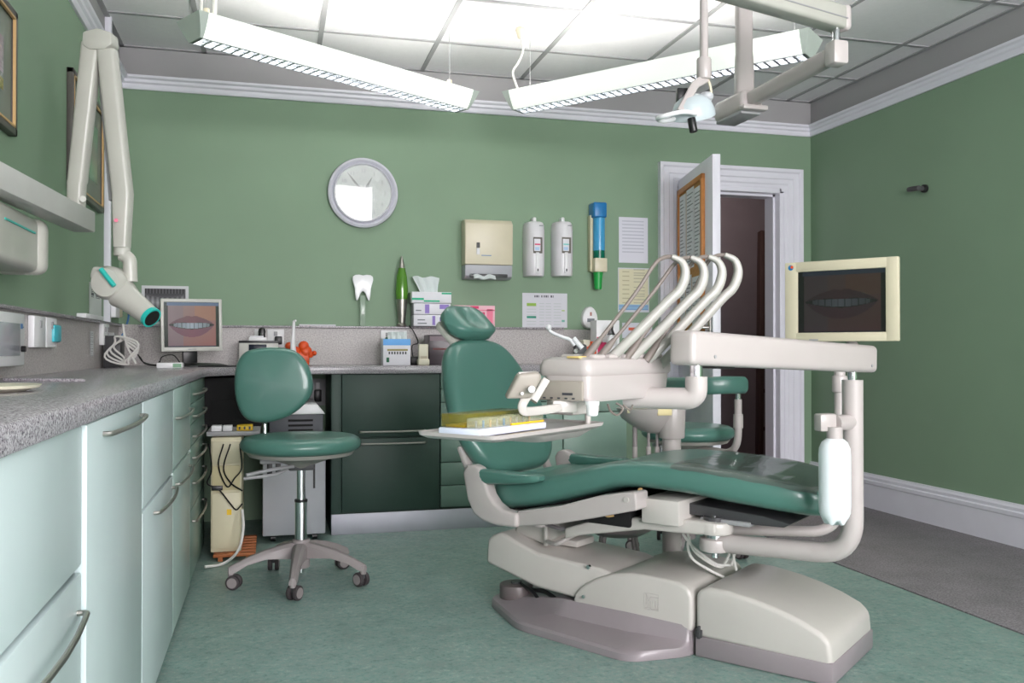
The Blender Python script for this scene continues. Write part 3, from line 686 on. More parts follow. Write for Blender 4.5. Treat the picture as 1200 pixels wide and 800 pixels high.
def monitor(name, label, M, w, h, bez, depth, casem, scrm, extra=None, bz=None):
    """M: centre of the front face, x right, y up, z toward viewer"""
    t = thing(name, label, 'monitor', M.translation)
    bl, br, bt, bb = bz or (bez, bez, bez, bez)
    m = MB()
    m.loft([[(x, y, z_) for x, y in rounded_poly([(-a_, -b_), (a_, -b_), (a_, b_), (-a_, b_)], .012)] for a_, b_, z_ in ((w/2*.72, h/2*.72, -depth), (w/2*.80, h/2*.80, -depth*.75), (w/2-.004, h/2-.004, -.02), (w/2-.002, h/2-.002, -.012))], casem, True, M)
    for lo, hi in (((-w/2, -h/2), (-w/2+bl, h/2)), ((w/2-br, -h/2), (w/2, h/2)), ((-w/2+bl*.8, -h/2), (w/2-br*.8, -h/2+bb)), ((-w/2+bl*.8, h/2-bt), (w/2-br*.8, h/2))):
        m.box((*lo, -.02), (*hi, 0), casem, .004, M)
    put(m, 'casing', t)
    m = MB(); m.box((-w/2+bl*.9, -h/2+bb*.9, -.014), (w/2-br*.9, h/2-bt*.9, -.008), BLACK, 0, M); s = put(m, 'screen', t)
    picture('screen_picture', M @ T((-w/2+bl, -h/2+bb, -.007)), w-bl-br, h-bt-bb, 110, 82, mouth(1.0), scrm, s)
    return t
# desktop monitor
pL, pR = D(190, 348, 4.35), D(261, 352, 4.53)
ctr = (D(188.5, 412, 4.33)+D(260, 351, 4.55))/2
xv = (D(261, 380, 4.52)-D(189, 380, 4.36)); wM = xv.length
M = frame(ctr, xv, (0, 0, 1)); 
mon = monitor('desktop_monitor', 'silver desktop monitor showing a close-up mouth, in the worktop corner', M, wM, .262, .018, .05, mat('silver casing', (190, 190, 184), .35), SCREENG, bz=(.016, .016, .018, .022))
m = MB(); m.box((-.035, -.2, -.075), (.035, -.10, -.045), BLACK, .004, M); put(m, 'stand_neck', mon)
m = MB(); mb_ = M.translation; m.lathe([(.13, 0), (.13, .006), (.10, .014), (.03, .018), (0, .018)], BLACK, T((mb_.x+.02, mb_.y+.05, ZT)) @ Matrix.Diagonal((1.15, .8, 1, 1))); put(m, 'stand_base', mon)
m = MB(); m.box((-.02, -.1225, 0), (.02, -.1195, .0008), INKG, 0, M); put(m, 'badge', mon)
m = MB(); m.tube(spline([W(232, 429, 2, ZT+.004), W(262, 429, 2, ZT+.004), W(285, 428.8, 2, ZT+.004)]), .004, BLACK, 6); lone(m, 'keyboard_lead', 'black lead lying along the worktop right of the desktop monitor', 'cable')

# ------------------------------------------------------------------ things along the back worktop
def bxw(px0, py0, px1, py1, y, zb=None):        # box extents from photo points on plane y
    a, b = W(px0, py0, 1, y), W(px1, py1, 1, y); return a.x, b.x, (b.z if zb is None else zb), a.z
yk = 4.93
x0, x1, z0, z1 = bxw(280, 399, 326, 435, yk, ZT)
rd = thing('silver_radio', 'silver and black radio like box behind the stool backrest', 'radio', ((x0+x1)/2, yk+.05, ZT))
m = MB(); m.box((x0, yk, z0), (x1, yk+.14, z1-.01), mat('silver casing', (190, 190, 184), .35), .004); put(m, 'casing', rd)
m = MB(); m.box((x0-.002, yk-.002, z1-.012), (x1+.002, yk+.142, z1), BLACK, .002); put(m, 'lid', rd)
m = MB(); m.box((x0+.05, yk-.006, z0+.02), (x1-.06, yk, z1-.02), mat('dark blue display', (20, 26, 40), .1), .001); put(m, 'display', rd)
m = MB(); m.box((x0+.05, yk+.02, z1), (x1-.06, yk+.1, z1+.018), WPLAST, .002); m.box((x0+.055, yk+.02, z1+.018), (x1-.075, yk+.1, z1+.026), PAPER, .002); lone(m, 'card_stack', 'short stack of white cards on top of the silver radio', 'cards')
a = W(307, 384, 1, yk+.05); m = MB(); m.box((a.x-.018, yk+.03, z1-.02), (a.x+.018, yk+.06, a.z), BLACK, .012, seg=3); m.ball((a.x, yk+.045, a.z-.02), (.02, .016, .022), BLACK); lone(m, 'handset', 'black handset standing upright behind the silver radio', 'handset')
c = W(323, 396, 1, YB-.018); plate('wall_socket', 'white socket plate with black plug behind the silver radio', Vector((c.x, YB-.018, c.z)), .09, .10, 'y', rock=1, plugs=[(.015, BLACK)])
c = W(307, 396, 1, YB-.018); plate('wall_socket', 'white socket plate hidden behind the black handset', Vector((c.x-.01, YB-.018, c.z)), .06, .10, 'y', rock=1)
a = W(344, 376, 1, 4.8); m = MB(); m.tube([(a.x, 4.8, ZT), (a.x, 4.8, ZT+.03), (a.x, 4.8, ZT+.06), (a.x-.004, 4.8, ZT+.12), (a.x+.002, 4.8, a.z)], [.03, .028, .017, .012, .007], WPLAST, 16); m.cyl((a.x+.002, 4.8, a.z), (a.x+.012, 4.79, a.z+.002), .005, WPLAST); lone(m, 'pointed_nozzle', 'slim white pointed nozzle standing upright between orange holders', 'nozzle')
m = MB(); c = W(356, 412, 1, 4.88)
for dx, dz, r_ in ((-.075, .03, .022), (-.045, .0, .03), (.0, .03, .028), (.01, 0, .034), (.035, -.015, .018), (.055, -.008, .014)): m.ball((c.x+dx, 4.9, c.z+dz), (r_, .02, r_), ORANGE)
m.box((c.x-.08, 4.885, ZT), (c.x+.03, 4.915, c.z), ORANGE, .008); lone(m, 'orange_holder', 'bright orange plastic holder behind the stool backrest', 'holder')
a = W(372, 380, 1, YB-.02); m = MB(); m.box((a.x-.1, YB-.038, DU), (a.x+.10, YB-.004, DU+.008), PAPER, .001); lone(m, 'folded_leaflets', 'white leaflets lying flat on the upstand ledge left of tooth', 'leaflet')
# tooth ornament on a clear stem
a = W(425, 336, 1, YB-.03)
tt = thing('tooth_ornament', 'white molar tooth ornament on a clear stem under the clock', 'ornament', (a.x, YB-.03, DU))
sc = (W(437, 336, 1, YB).x-W(413, 336, 1, YB).x)/2
pts = [(0, .93), (.35, 1.0), (.75, .97), (.97, .8), (1.0, .5), (.9, .1), (.78, -.35), (.74, -.9), (.66, -1.45), (.55, -1.55), (.42, -1.3), (.25, -.85), (.1, -.66), (0, -.62)]
pts = pts + [(-x, y) for x, y in pts[::-1][1:-1]]
m = MB(); m.prism([(x*sc, y*sc) for x, y in pts], -.014, .014, TOOTHW, .006, frame((a.x, YB-.035, a.z-sc*.0+.01), (1, 0, 0), (0, 0, 1)), 3); put(m, 'tooth', tt)
m = MB(); m.box((a.x-.016, YB-.04, DU), (a.x+.016, YB-.03, a.z-.05), mat('frosted stem', (170, 190, 172), .1, alpha=.55), .001); put(m, 'stem', tt)
# lava lamp
a, b = W(471, 300, 1, YB-.05), W(471, 381, 1, YB-.05)
lv = thing('lava_lamp', 'green lava lamp with silver base standing on the upstand ledge', 'lamp', (a.x, YB-.05, DU))
lm = T((a.x, YB-.045, DU)); hh = a.z-DU
m = MB(); m.lathe([(.026, 0), (.028, .01), (.02, .02), (.034, hh*.39), (0, hh*.39)], STEEL, lm); put(m, 'base', lv)
m = MB(); m.lathe([(.034, hh*.385), (.037, hh*.5), (.031, hh*.7), (.019, hh*.83), (0, hh*.83)], LIMEG, lm); put(m, 'glass_bottle', lv)
m = MB(); m.lathe([(.018, hh*.825), (.012, hh*.92), (.004, hh*1.0), (0, hh)], STEEL, lm); put(m, 'cap', lv)
m = MB(); m.tube(spline([W(479, 381, 1, YB-.045), W(484, 387, 1, YB-.06), W(490, 401, 1, YB-.03), W(483, 405, 1, YB-.03), W(484, 418, 1, YB-.03), W(487, 427, 1, YB-.06)]), .003, BLACK, 6); put(m, 'flex', lv)
# tissue and glove boxes on the ledge
def card(name, label, x0, x1, z0, z1, y0, y1, body, bands, cat='box', group=None, extra=None):
    t = thing(name, label, cat, ((x0+x1)/2, (y0+y1)/2, z0), 0, group)
    m = MB(); m.box((x0, y0, z0+.0005), (x1, y1, z1), body, .002); put(m, 'carton', t)
    m = MB()
    for u0, v0, u1, v1, mm in bands: m.box((x0+(x1-x0)*u0, y0-.0012, z0+(z1-z0)*v0), (x0+(x1-x0)*u1, y0+.001, z0+(z1-z0)*v1), mm)
    put(m, 'printed_design', t)
    if extra: extra(t)
    return t
ya = YB-.13
x0, x1, z0, z1 = bxw(485, 366, 528, 381, ya, DU)
zt_ = W(505, 381, 1, ya).z; hB = (W(505, 342, 1, ya).z-DU)/3
pv = [(.1, .2, .35, .3, INKG), (.5, .1, .58, .9, PURPLE), (.1, .5, .3, .6, INKG), (.7, .3, .9, .8, PURPLE)]
card('tissue_box', 'white and purple tissue box at the bottom of the stack', x0, x1, DU, DU+hB, ya, YB-.002, PAPER, pv)
card('tissue_box', 'white and purple tissue box in the middle of the stack', x0, x1, DU+hB+.002, DU+2*hB, ya, YB-.002, PAPER, [(.3, .1, .42, .9, PURPLE), (.7, .5, .95, .9, PURPLE), (.05, .3, .2, .4, INKG)])
def tis(t):
    m = MB(); cx = (x0+x1)/2-.01; n = 16
    rings = []
    for j, (w_, z_, dx) in enumerate(((.05, 0, 0), (.055, .02, -.004), (.062, .045, -.008), (.072, .07, -.012), (.078, .09, -.016))):
        rings.append([(cx+dx+w_*(k/n*2-1), ya+.06+.006*math.sin(k*1.1+j*.4), DU+3*hB+z_+.005*math.sin(k*.7)*(j > 3)) for k in range(n+1)])
    back = [[(p[0], p[1]+.004, p[2]) for p in r] for r in rings]
    m.loft([r+b[::-1] for r, b in zip(rings, back)], TISSUE); put(m, 'tissue', t)
card('tissue_box', 'open green and white tissue box on top of the stack with tissue pulled out', x0-.012, x1+.004, DU+2*hB+.002, DU+3*hB, ya-.005, YB-.002, PAPER, [(.0, .25, .3, .45, TGREEN), (.3, .1, .7, .25, TGREEN), (.75, .8, 1, .95, TGREEN)], extra=tis)
x0p, x1p, z0, z1 = bxw(532, 357.5, 580, 384, ya, DU)
card('glove_box', 'pink and white glove box on the ledge behind the headrest', x0p, x1p, DU, z1, ya, YB-.002, mat('pale pink card', (226, 178, 190), .6), [(.0, .75, 1, .8, PINK), (.3, .35, .75, .68, MAG), (.05, .1, .25, .6, PINK), (.8, .15, .95, .85, PINK), (.4, .85, .6, .97, MAG), (.1, .86, .25, .95, PINK)])
# on worktop
yb_ = 4.72
x0, x1, z0, z1 = bxw(449, 397, 481, 425, yb_, ZT)
def tis2(t):
    m = MB(); cx = (x0+x1)/2
    rings = [[(cx+.01+w_*(k/10*2-1), yb_+.05+.01*math.sin(k*2+j), z1+z_) for k in range(11)] for j, (w_, z_) in enumerate(((.05, -.002), (.052, .02), (.05, .038)))]
    m.loft([r+[(p[0], p[1]+.004, p[2]) for p in r[::-1]] for r in rings], TISSUE); put(m, 'tissue', t)
card('wipes_box', 'white and blue wipes carton on the worktop below the lava lamp', x0, x1, ZT, z1, yb_, yb_+.1, PAPER, [(0, .76, 1, 1, SKYB), (.15, .55, .9, .62, mat('khaki print', (150, 140, 90), .6))]+[(.2+.1*k, .42, .25+.1*k, .52, INKD) for k in range(7)]+[(.12, .12, .22, .3, mat('deep green print', (20, 90, 60), .6))], extra=tis2)
c = W(453, 397, 1, YB-.018); plate('wall_socket', 'white wall socket behind the blue and white wipes carton', Vector((c.x+.04, YB-.018, c.z)), .15, .10, 'y', rock=2, plugs=[(-.03, mat('green plug', (60, 110, 80), .5))])
a = W(488, 424, 1, 4.8); m = MB(); m.box((a.x-.03, 4.8, ZT), (a.x+.03, 4.86, ZT+.045), BLACK, .006); lone(m, 'plug_adapter', 'black plug adapter between the wipes carton and the cream tube', 'adapter')
x0, x1, z0, z1 = bxw(491, 403, 502, 427, 4.7, ZT)
m = MB(); m.box((x0, 4.7, ZT), (x1, 4.74, z1), mat('ivory plastic', (208, 204, 184), .4), .006); m.box((x0+.008, 4.697, ZT+.02), (x1-.008, 4.701, ZT+.05), mat('ivory label', (180, 170, 150), .5)); m.box((x0-.004, 4.69, ZT), (x1+.006, 4.75, ZT+.035), MATS['ivory plastic'], .008); lone(m, 'ivory_dispenser', 'small upright ivory dispenser beside the dark carton', 'dispenser')
x0, x1, z0, z1 = bxw(503, 392, 545, 426, 4.78, ZT)
card('dark_carton', 'dark brown glossy carton on the worktop behind the headrest', x0, x1, ZT, z1, 4.78, 4.95, DBROWN, [(.02, .8, .7, .95, mat('mauve print', (120, 104, 112), .5)), (.45, .88, .62, .97, TGREEN), (.1, .5, .5, .56, mat('dull red print', (100, 50, 50), .6))])
a = W(566, 401, 1, 4.9); m = MB(); m.box((a.x-.05, 4.9, ZT), (a.x+.012, 4.95, a.z+.006), mat('hot pink plastic', (230, 60, 110), .5), .004); lone(m, 'pink_pack', 'hot pink pack just showing beside the headrest', 'pack')

# ------------------------------------------------------------------ wall things
# clock
c = W(425, 227, 1, YB); rC = 41*(c-CAMP).dot(FW)/F
ck = thing('wall_clock', 'round white rimmed wall clock high on the back wall', 'clock', c)
cM = frame(c+Vector((0, -.03, 0)), (1, 0, 0), (0, 0, 1)) @ R(math.radians(3.0), 'X')
m = MB(); m.lathe([(0, -.025), (rC*.97, -.025), (rC, -.01), (rC*.98, .008), (rC*.92, .014), (rC*.86, .006), (rC*.84, .0), (rC*.84, .012), (rC*.815, .016), (rC*.79, .010), (rC*.78, -.002), (0, -.002)], mat('clock rim', (206, 206, 216), .22, coat=.4), cM, 64); put(m, 'rim', ck)
m = MB(); m.lathe([(0, -.001), (rC*.785, -.001), (rC*.785, .0005), (0, .0005)], mat('clock face', (196, 204, 200), .5), cM, 48); fc = put(m, 'face', ck)
m = MB()
for h_ in range(1, 13):
    a_ = PI/2-h_*PI/6; m.text(str(h_), rC*.15, INKG, cM @ T((rC*.62*math.cos(a_), rC*.62*math.sin(a_), .001)))
put(m, 'numerals', fc)
def hand(a_, l, w, nm):
    m = MB(); Mh = cM @ T((0, 0, .0025 if nm[0] == 'h' else .004)) @ R(a_, 'Z'); m.prism([(-.02, -w*.4), (0, -w*.5), (l*.55, -w), (l, -w*.15), (l, w*.15), (l*.55, w), (0, w*.5), (-.02, w*.4)], 0, .001, INKD, 0, Mh); put(m, nm, ck)
hand(math.atan2(26, -21), rC*.72, .006, 'minute_hand'); hand(math.atan2(20, 11), rC*.52, .006, 'hour_hand')
m = MB(); m.lathe([(0, .0075), (rC*.79, .0075), (rC*.79, .0085), (0, .0085)], mat('clock glass', (255, 255, 255), .02, spec=1.0, alpha=.25), cM, 48); put(m, 'glass', ck)
# paper towel dispenser
x0, x1, z0, z1 = bxw(545, 257, 601, 327, YB-.11)
td = thing('paper_towel_dispenser', 'cream paper towel dispenser with grey mouth on back wall', 'towel dispenser', ((x0+x1)/2, YB-.05, z0))
zM = W(570, 310, 1, YB-.11).z
YZ = Matrix(((0, 0, 1, 0), (1, 0, 0, 0), (0, 1, 0, 0), (0, 0, 0, 1)))      # local x->world y, y->world z, z->world x
m = MB(); m.prism([(YB, zM), (YB-.11, zM), (YB-.115, z1-.02), (YB-.09, z1+.005), (YB, z1+.005)], x0, x1, DISPC, .006, YZ); put(m, 'cover', td)
m = MB(); m.prism([(YB, zM-.001), (YB-.108, zM-.001), (YB-.10, z0+.015), (YB-.07, z0), (YB, z0)], x0+.002, x1-.002, mat('dispenser grey', (160, 162, 168), .4), .004, YZ); m.box((x0+.03, YB-.106, z0+.008), (x1-.03, YB-.05, z0+.028), DGREY, .004); put(m, 'mouth', td)
m = MB(); m.loft([[(x0+.05+.13*k/12, YB-.107-.006*math.sin(k*.8)-.01*j, z0+.022-.010*j+.004*math.sin(k*.9)) for k in range(13)]+[(x0+.05+.13*k/12, YB-.104-.006*math.sin(k*.8)-.01*j, z0+.016-.010*j+.004*math.sin(k*.9)) for k in range(12, -1, -1)] for j in range(3)], TISSUE); put(m, 'paper_towel', td)
m = MB(); kx = W(560, 288, 1, YB-.115); m.box((kx.x-.008, YB-.119, kx.z-.01), (kx.x+.012, YB-.113, kx.z+.02), DGREY, .002); m.box((kx.x-.008, YB-.118, kx.z-.05), (kx.x+.012, YB-.113, kx.z-.012), WPLAST, .002); m.box((kx.x+.02, YB-.1165, kx.z-.056), (kx.x+.08, YB-.1145, kx.z-.052), BLUE); put(m, 'level_window', td)
# soap dispensers
def soap(px, label, stripe):
    c = W(px, 290, 1, YB-.09); z0 = W(px, 323, 1, YB-.09).z; z1 = W(px, 259, 1, YB-.09).z; w = .062; cx = c.x
    t = thing('soap_dispenser', label, 'soap dispenser', (cx, YB-.05, z0), 0, 'white soap dispensers on the back wall')
    def sec(z, k=1, d=.10): return [(cx+w*k*math.cos(a_)*1.0, YB-.001-max(0, d*math.sin(a_))**1.0, z) for a_ in [PI*j/20 for j in range(21)]]
    def sq(z, k=1, d=.105):
        out = []
        for j in range(25):
            a_ = PI*j/24; cc, ss = math.cos(a_), math.sin(a_); out.append((cx+w*k*math.copysign(abs(cc)**.75, cc), YB-.001-d*k*abs(ss)**.8, z))
        return out
    m = MB(); m.loft([sq(z0, .93), sq(z0+.01, .98), sq(z0+.06, 1), sq(z1-.05, 1), sq(z1-.02, .96), sq(z1-.006, .88), sq(z1, .75)], DISPW); b = put(m, 'body', t)
    yw = YB-.109
    m = MB(); m.box((cx-.026, yw, (z0+z1)/2-.03), (cx+.03, yw+.006, (z0+z1)/2+.065), mat('window recess', (96, 90, 84), .5), .003); m.box((cx-.022, yw-.001, (z0+z1)/2-.018), (cx+.018, yw+.004, (z0+z1)/2+.055), PAPER, .002)
    m.box((cx-.018, yw-.0018, (z0+z1)/2+.018), (cx+.016, yw+.002, (z0+z1)/2+.026), stripe); m.box((cx-.016, yw-.0018, (z0+z1)/2-.012), (cx+.01, yw+.002, (z0+z1)/2+.006), mat('pale blue print', (170, 196, 226), .6)); put(m, 'window', t)
    m = MB(); m.box((cx-.011, yw-.004, z0+.015), (cx+.011, yw+.01, (z0+z1)/2-.025), WPLAST, .004); m.box((cx-.003, yw-.0055, z0+.025), (cx+.004, yw-.003, z0+.04), INKD); put(m, 'push_bar', t)
    m = MB(); m.box((cx-.011, YB-.05, z1-.01), (cx+.011, YB, z1+.03), WPLAST, .008); put(m, 'hanger_tab', t)
    m = MB(); m.box((cx+.01, yw-.0, z1-.03), (cx+.035, yw+.003, z1-.026), INKG); put(m, 'brand_mark', t)
soap(629, 'left white soap dispenser, pink striped label in window', MAG); soap(662.5, 'right white soap dispenser, teal printed label in window', mat('teal print', (120, 200, 196), .6))
# blue cup dispenser
cx = W(700.5, 290, 1, YB-.05).x; wz = lambda py: W(700, py, 1, YB-.05).z
cd = thing('cup_dispenser', 'blue topped cup dispenser with green cup hanging below', 'cup dispenser', (cx, YB-.05, wz(338)))
w = .042
m = MB(); m.box((cx-w-.006, YB-.05, wz(318)), (cx-w+.012, YB, wz(252)), BEIGE, .003); m.box((cx-w, YB-.02, wz(318)), (cx+w, YB, wz(252)), BEIGE, .003); put(m, 'back_plate', cd)
m = MB(); m.box((cx-w, YB-.10, wz(256)), (cx+w, YB, wz(238)), BLUE, .010, seg=3); put(m, 'top_cap', cd)
m = MB(); m.cyl((cx+.004, YB-.06, wz(303)), (cx+.004, YB-.06, wz(255)), .036, LBLUE); put(m, 'tube', cd)
m = MB(); m.cyl((cx+.004, YB-.06, wz(304)), (cx+.004, YB-.06, wz(294)), .0365, mat('dark green tube', (10, 96, 76), .2)); put(m, 'tube_band', cd)
m = MB(); m.box((cx-.036, YB-.1, wz(319)), (cx+.043, YB-.005, wz(303)), DISPC, .004); put(m, 'collar', cd)
m = MB(); m.cyl((cx, YB-.055, wz(339)), (cx, YB-.055, wz(318)), .022, GREENP, .030); put(m, 'cup', cd)
# papers
def paperpic(name, label, px0, py0, px1, py1, fn, nx=36, ny=40, cat='notice', off=.003):
    a, b = W(px0, py0, 1, YB), W(px1, py1, 1, YB)
    o = picture(name, frame((a.x, YB-off, b.z), (1, 0, 0), (0, 0, 1)), b.x-a.x, a.z-b.z, nx, ny, fn, PRINT); return tag(o, label, cat)
def letter(u, v):
    if .12 < u < .85 and .2 < v < .93 and int(v*40) % 3 == 0 and (u < .85-.3*((int(v*40)*7) % 3 == 1)): return (176, 178, 190)
    return (206, 206, 216)
paperpic('letter_notice', 'white printed letter pinned on wall beside the cup dispenser', 725, 254, 759, 308.5, letter)
def rota(u, v):
    if v < .05 or v > .97 or u < .04 or u > .96: return (196, 200, 206)
    if v < .18: return (130, 168, 200) if int(v*50) % 3 else (110, 150, 190)
    if .15 < u < .35 and int(v*30) % 3 == 0: return (170, 166, 138)
    if .5 < u < .85 and int(v*44) % 3 == 0: return (170, 168, 146)
    return (202, 198, 168)
paperpic('yellow_poster', 'pale yellow poster with blue foot below the white letter', 724, 313.5, 760.5, 366, rota)
def wash(u, v):
    c = (204, 204, 212)
    if .27 < u < .70 and .88 < v < .945 and math.sin(u*120) > -.6 and not (.37 < u < .40 or .58 < u < .62): c = (90, 90, 100)
    if .10 < u < .31 and .63 < v < .70: c = (140, 178, 70)
    if .10 < u < .31 and .27 < v < .34: c = (30, 140, 116)
    if .88 < u < .95 and .48 < v < .53: c = (170, 190, 130)
    if .88 < u < .95 and .17 < v < .22: c = (110, 170, 156)
    if (.10 < u < .3 or .38 < u < .48 or .52 < u < .64 or .7 < u < .86) and int(v*46) % 4 == 0 and .08 < v < .75 and c[0] == 204: c = (184, 190, 192)
    return c
paperpic('guidance_poster', 'white landscape poster with green headings above the upstand', 612, 343, 664.5, 384, wash, 72, 48)
paperpic('small_notice', 'small white notice with orange bar behind the instrument arms', 729, 378, 764, 396, lambda u, v: (196, 84, 50) if (.2 < u < .6 and .5 < v < .68) else ((150, 150, 170) if (.2 < u < .45 and .22 < v < .32) else (200, 202, 212)), 24, 16)
# egg timer shaped device
a, b = W(690.5, 359, 1, YB-.02), W(690.5, 385, 1, YB-.02)
c = (a+b)/2; hh = (a.z-b.z)/2
m = MB(); eg = [(hh*.74*math.sin(t)*(1+.14*math.cos(t)), hh*math.cos(t)*-1) for t in [PI*k/14 for k in range(15)]]
m.loft([[(c.x+ex_*k_, y_, c.z+ez_*k_) for ex_, ez_ in eg+[(-e[0], e[1]) for e in eg[::-1][1:-1]]] for k_, y_ in ((1, YB-.001), (1, YB-.028), (.93, YB-.038), (.7, YB-.044), (.3, YB-.0465))], WPLAST)
m.box((c.x-.022, YB-.0478, c.z-.028), (c.x+.024, YB-.0415, c.z-.006), INKG); m.box((c.x-.005, YB-.0478, c.z+.01), (c.x+.007, YB-.0415, c.z+.032), mat('rust print', (170, 120, 110), .6))
lone(m, 'egg_shaped_freshener', 'white egg shaped air freshener on the ledge beside the poster', 'freshener')
# stuff at the right end of worktop
x0, x1, z0, z1 = bxw(699, 375, 726, 417, 4.75, ZT)
card('carton_stack', 'tall white carton with pink print behind the instrument unit', x0, x1, ZT, z1, 4.75, 4.85, WPLAST, [(.02, .45, .25, .62, MAG), (.05, .25, .42, .5, MAG), (.05, .1, .3, .26, PINK), (.55, .2, .9, .7, mat('pale grey print', (190, 192, 192), .6))])
x0, x1, z0, z1 = bxw(684, 398, 700, 420, 4.85, ZT)
m = MB(); m.box((x0, 4.85, ZT), (x1, 4.95, z1), mat('ivory plastic', (208, 204, 184), .4), .004); lone(m, 'ivory_box', 'small ivory box behind the orange bottles', 'box')
c = W(716, 417, 1, 4.66); sp = thing('spray_bottle', 'white spray bottle with black trigger behind the hoses', 'spray bottle', (c.x, 4.66, ZT))
zb = W(716, 392, 1, 4.66).z
m = MB(); m.lathe([(.02, 0), (.022, .01), (.022, zb-ZT-.02), (.01, zb-ZT), (0, zb-ZT)], WPLAST, T((c.x, 4.66, ZT))); put(m, 'bottle', sp)
m = MB(); m.prism([(-.022, 0), (.022, 0), (.01, .03), (.012, .055), (-.01, .058), (-.012, .02)], -.01, .01, BLACK, .002, frame((c.x, 4.66, zb-.002), (1, 0, 0), (0, 0, 1))); put(m, 'trigger', sp)
for k, (px, py) in enumerate(((688, 414), (694, 408))):
    c = W(px, 418, 1, 4.62+.06*k); zt2 = W(px, py-8, 1, 4.62+.06*k).z
    m = MB(); m.lathe([(.022, 0), (.024, .01), (.024, zt2-ZT-.03), (.012, zt2-ZT-.015), (.012, zt2-ZT), (0, zt2-ZT)], ORANGE, T((c.x, 4.62+.06*k, ZT))); lone(m, 'orange_bottle', ['shorter orange bottle near the upstand, left of the other', 'taller orange bottle standing right behind the short one'][k], 'bottle')

# ------------------------------------------------------------------ suspended luminaires
def luminaire(label, A, B, extra):
    A, B = Vector(A), Vector(B); L = (B-A).length
    t = thing('pendant_luminaire', label, 'ceiling light', (A+B)/2)
    M = frame(A, B-A, Vector((0, 0, 1)).cross(B-A))            # x along, y across, z up
    side = [(.046, 0), (.060, .018), (.074, .042), (.086, .066), (.094, .088)]
    inn = [(y-.003, z+.001) for y, z in side]
    for sg in (1, -1):
        m = MB(); m.loft([[(x, sg*y, z) for y, z in side]+[(x, sg*y, z) for y, z in inn[::-1]] for x in (.012, L-.012)], LAMPW, True, M); put(m, 'side_diffuser', t)
    for x0, x1, tx in ((0, .012, -.03), (L-.012, L, .03)):
        m = MB(); pr = [(-y, z) for y, z in side[::-1]]+side
        r0 = [(x0 if tx > 0 else x0+tx*z/.088, y, z) for y, z in pr]; r1 = [(x1 if tx < 0 else x1+tx*z/.088, y, z) for y, z in pr]
        m.loft([r0, r1], LAMPEND, True, M); put(m, 'end_cap', t)
    m = MB()
    for sg in (1, -1): m.box((.01, sg*.043-.002, -.002), (L-.01, sg*.043+.002, .022), LOUVRE, 0, M)
    n = int(L/.042)
    for k in range(n+1):
        x = .012+(L-.024)*k/n; m.prism([(x-.0055, .0), (x+.0055, .0), (x+.001, .026), (x-.001, .026)], -.042, .042, LOUVRE, 0, M @ Matrix(((1, 0, 0, 0), (0, 0, 1, 0), (0, 1, 0, 0), (0, 0, 0, 1))))
    m.box((.01, -.003, 0), (L-.01, .003, .024), LOUVRE, 0, M); put(m, 'louvre', t)
    for yy in (-.022, .022):
        m = MB(); m.cyl((.03, yy, .052), (L-.03, yy, .052), .013, TUBE, seg=12, M=M); put(m, 'fluorescent_tube', t)
    m = MB(); extra(m, M, L); put(m, 'suspension', t); return t
A1, B1 = W(228, 47, 2, 2.16), W(542, 130, 2, 2.16)
def ex1_(m, M, L):
    for x in (.05, L-.09):
        p = M @ Vector((x, 0, .088)); m.box((x-.004, -.088, .084), (x+.004, .088, .088), GREYP, 0, M)
        m.cyl(p+Vector((0, 0, -.03)), p+Vector((0, 0, .05)), .012, DISPC); m.cyl(p, (p.x, p.y, ZC), .0015, GREYP, seg=6)
    p = M @ Vector((.05, 0, .08)); m.tube([p+Vector((-.02, 0, 0)), (p.x-.02, p.y, ZC)], .006, WHOSE, 8); m.tube([p+Vector((.03, 0, 0)), (p.x+.03, p.y, ZC)], .009, WHOSE, 8)
luminaire('left suspended fluorescent luminaire, white cords at its left end', A1, B1, ex1_)
A2, B2 = W(606, 131, 2, 2.16), W(948, 66, 2, 2.16)
def ex2_(m, M, L):
    for x in (.08, L-.06):
        p = M @ Vector((x, 0, .088)); m.box((x-.004, -.088, .084), (x+.004, .088, .088), GREYP, 0, M); m.cyl(p, (p.x, p.y, ZC), .0015, GREYP, seg=6)
        m.cyl(p+Vector((0, 0, -.03)), p+Vector((0, 0, .02)), .008, GREYP)
    p = M @ Vector((.03, 0, .06)); r = W(610, 33, 2, ZC)
    m.lathe([(.02, 0), (.026, -.012), (.02, -.03), (.014, -.05), (0, -.05)], DISPC, T(r)); dr = (p-CAMP).dot(FW); m.tube(spline([r+Vector((0, 0, -.04)), D(613, 58, dr-.05), D(608, 72, dr-.02), D(601, 84, dr), D(604, 97, dr), p]), .006, WHOSE, 8)
luminaire('right suspended fluorescent luminaire fed by a curly white cord', A2, B2, ex2_)

# ------------------------------------------------------------------ operating light on its ceiling arm
ol = thing('ceiling_mount', 'jointed cream ceiling arm carrying the operating light', 'ceiling arm', W(870, 120, 1, 3.0))
dC = 3.5
cb = D(872, 121, dC)
m = MB(); bar(m, [cb+Vector((0, 0, .01)), cb+Vector((0, 0, .12)), Vector((cb.x, cb.y, 1.2+cb.z-1.0)), Vector((cb.x, cb.y, ZC))], [.072, .072, .062, .062], .06, CREAM); put(m, 'ceiling_column', ol)
bd = D(976, 66, 2.98)-cb; bd.z = 0; bd.normalize()
bM = frame(cb, bd, Vector((0, 0, 1)).cross(bd))
m = MB(); m.box((-.15, -.05, -.045), (.06, .05, .035), CREAM, .018, bM, 3); m.box((-.14, -.045, -.055), (.05, .045, -.04), GREYP, .006, bM); m.box((.06-.01, -.055, -.045), (.085, .055, -.025), CREAM, .006, bM); put(m, 'pivot_block', ol)
pe = D(980, 63, 2.98)
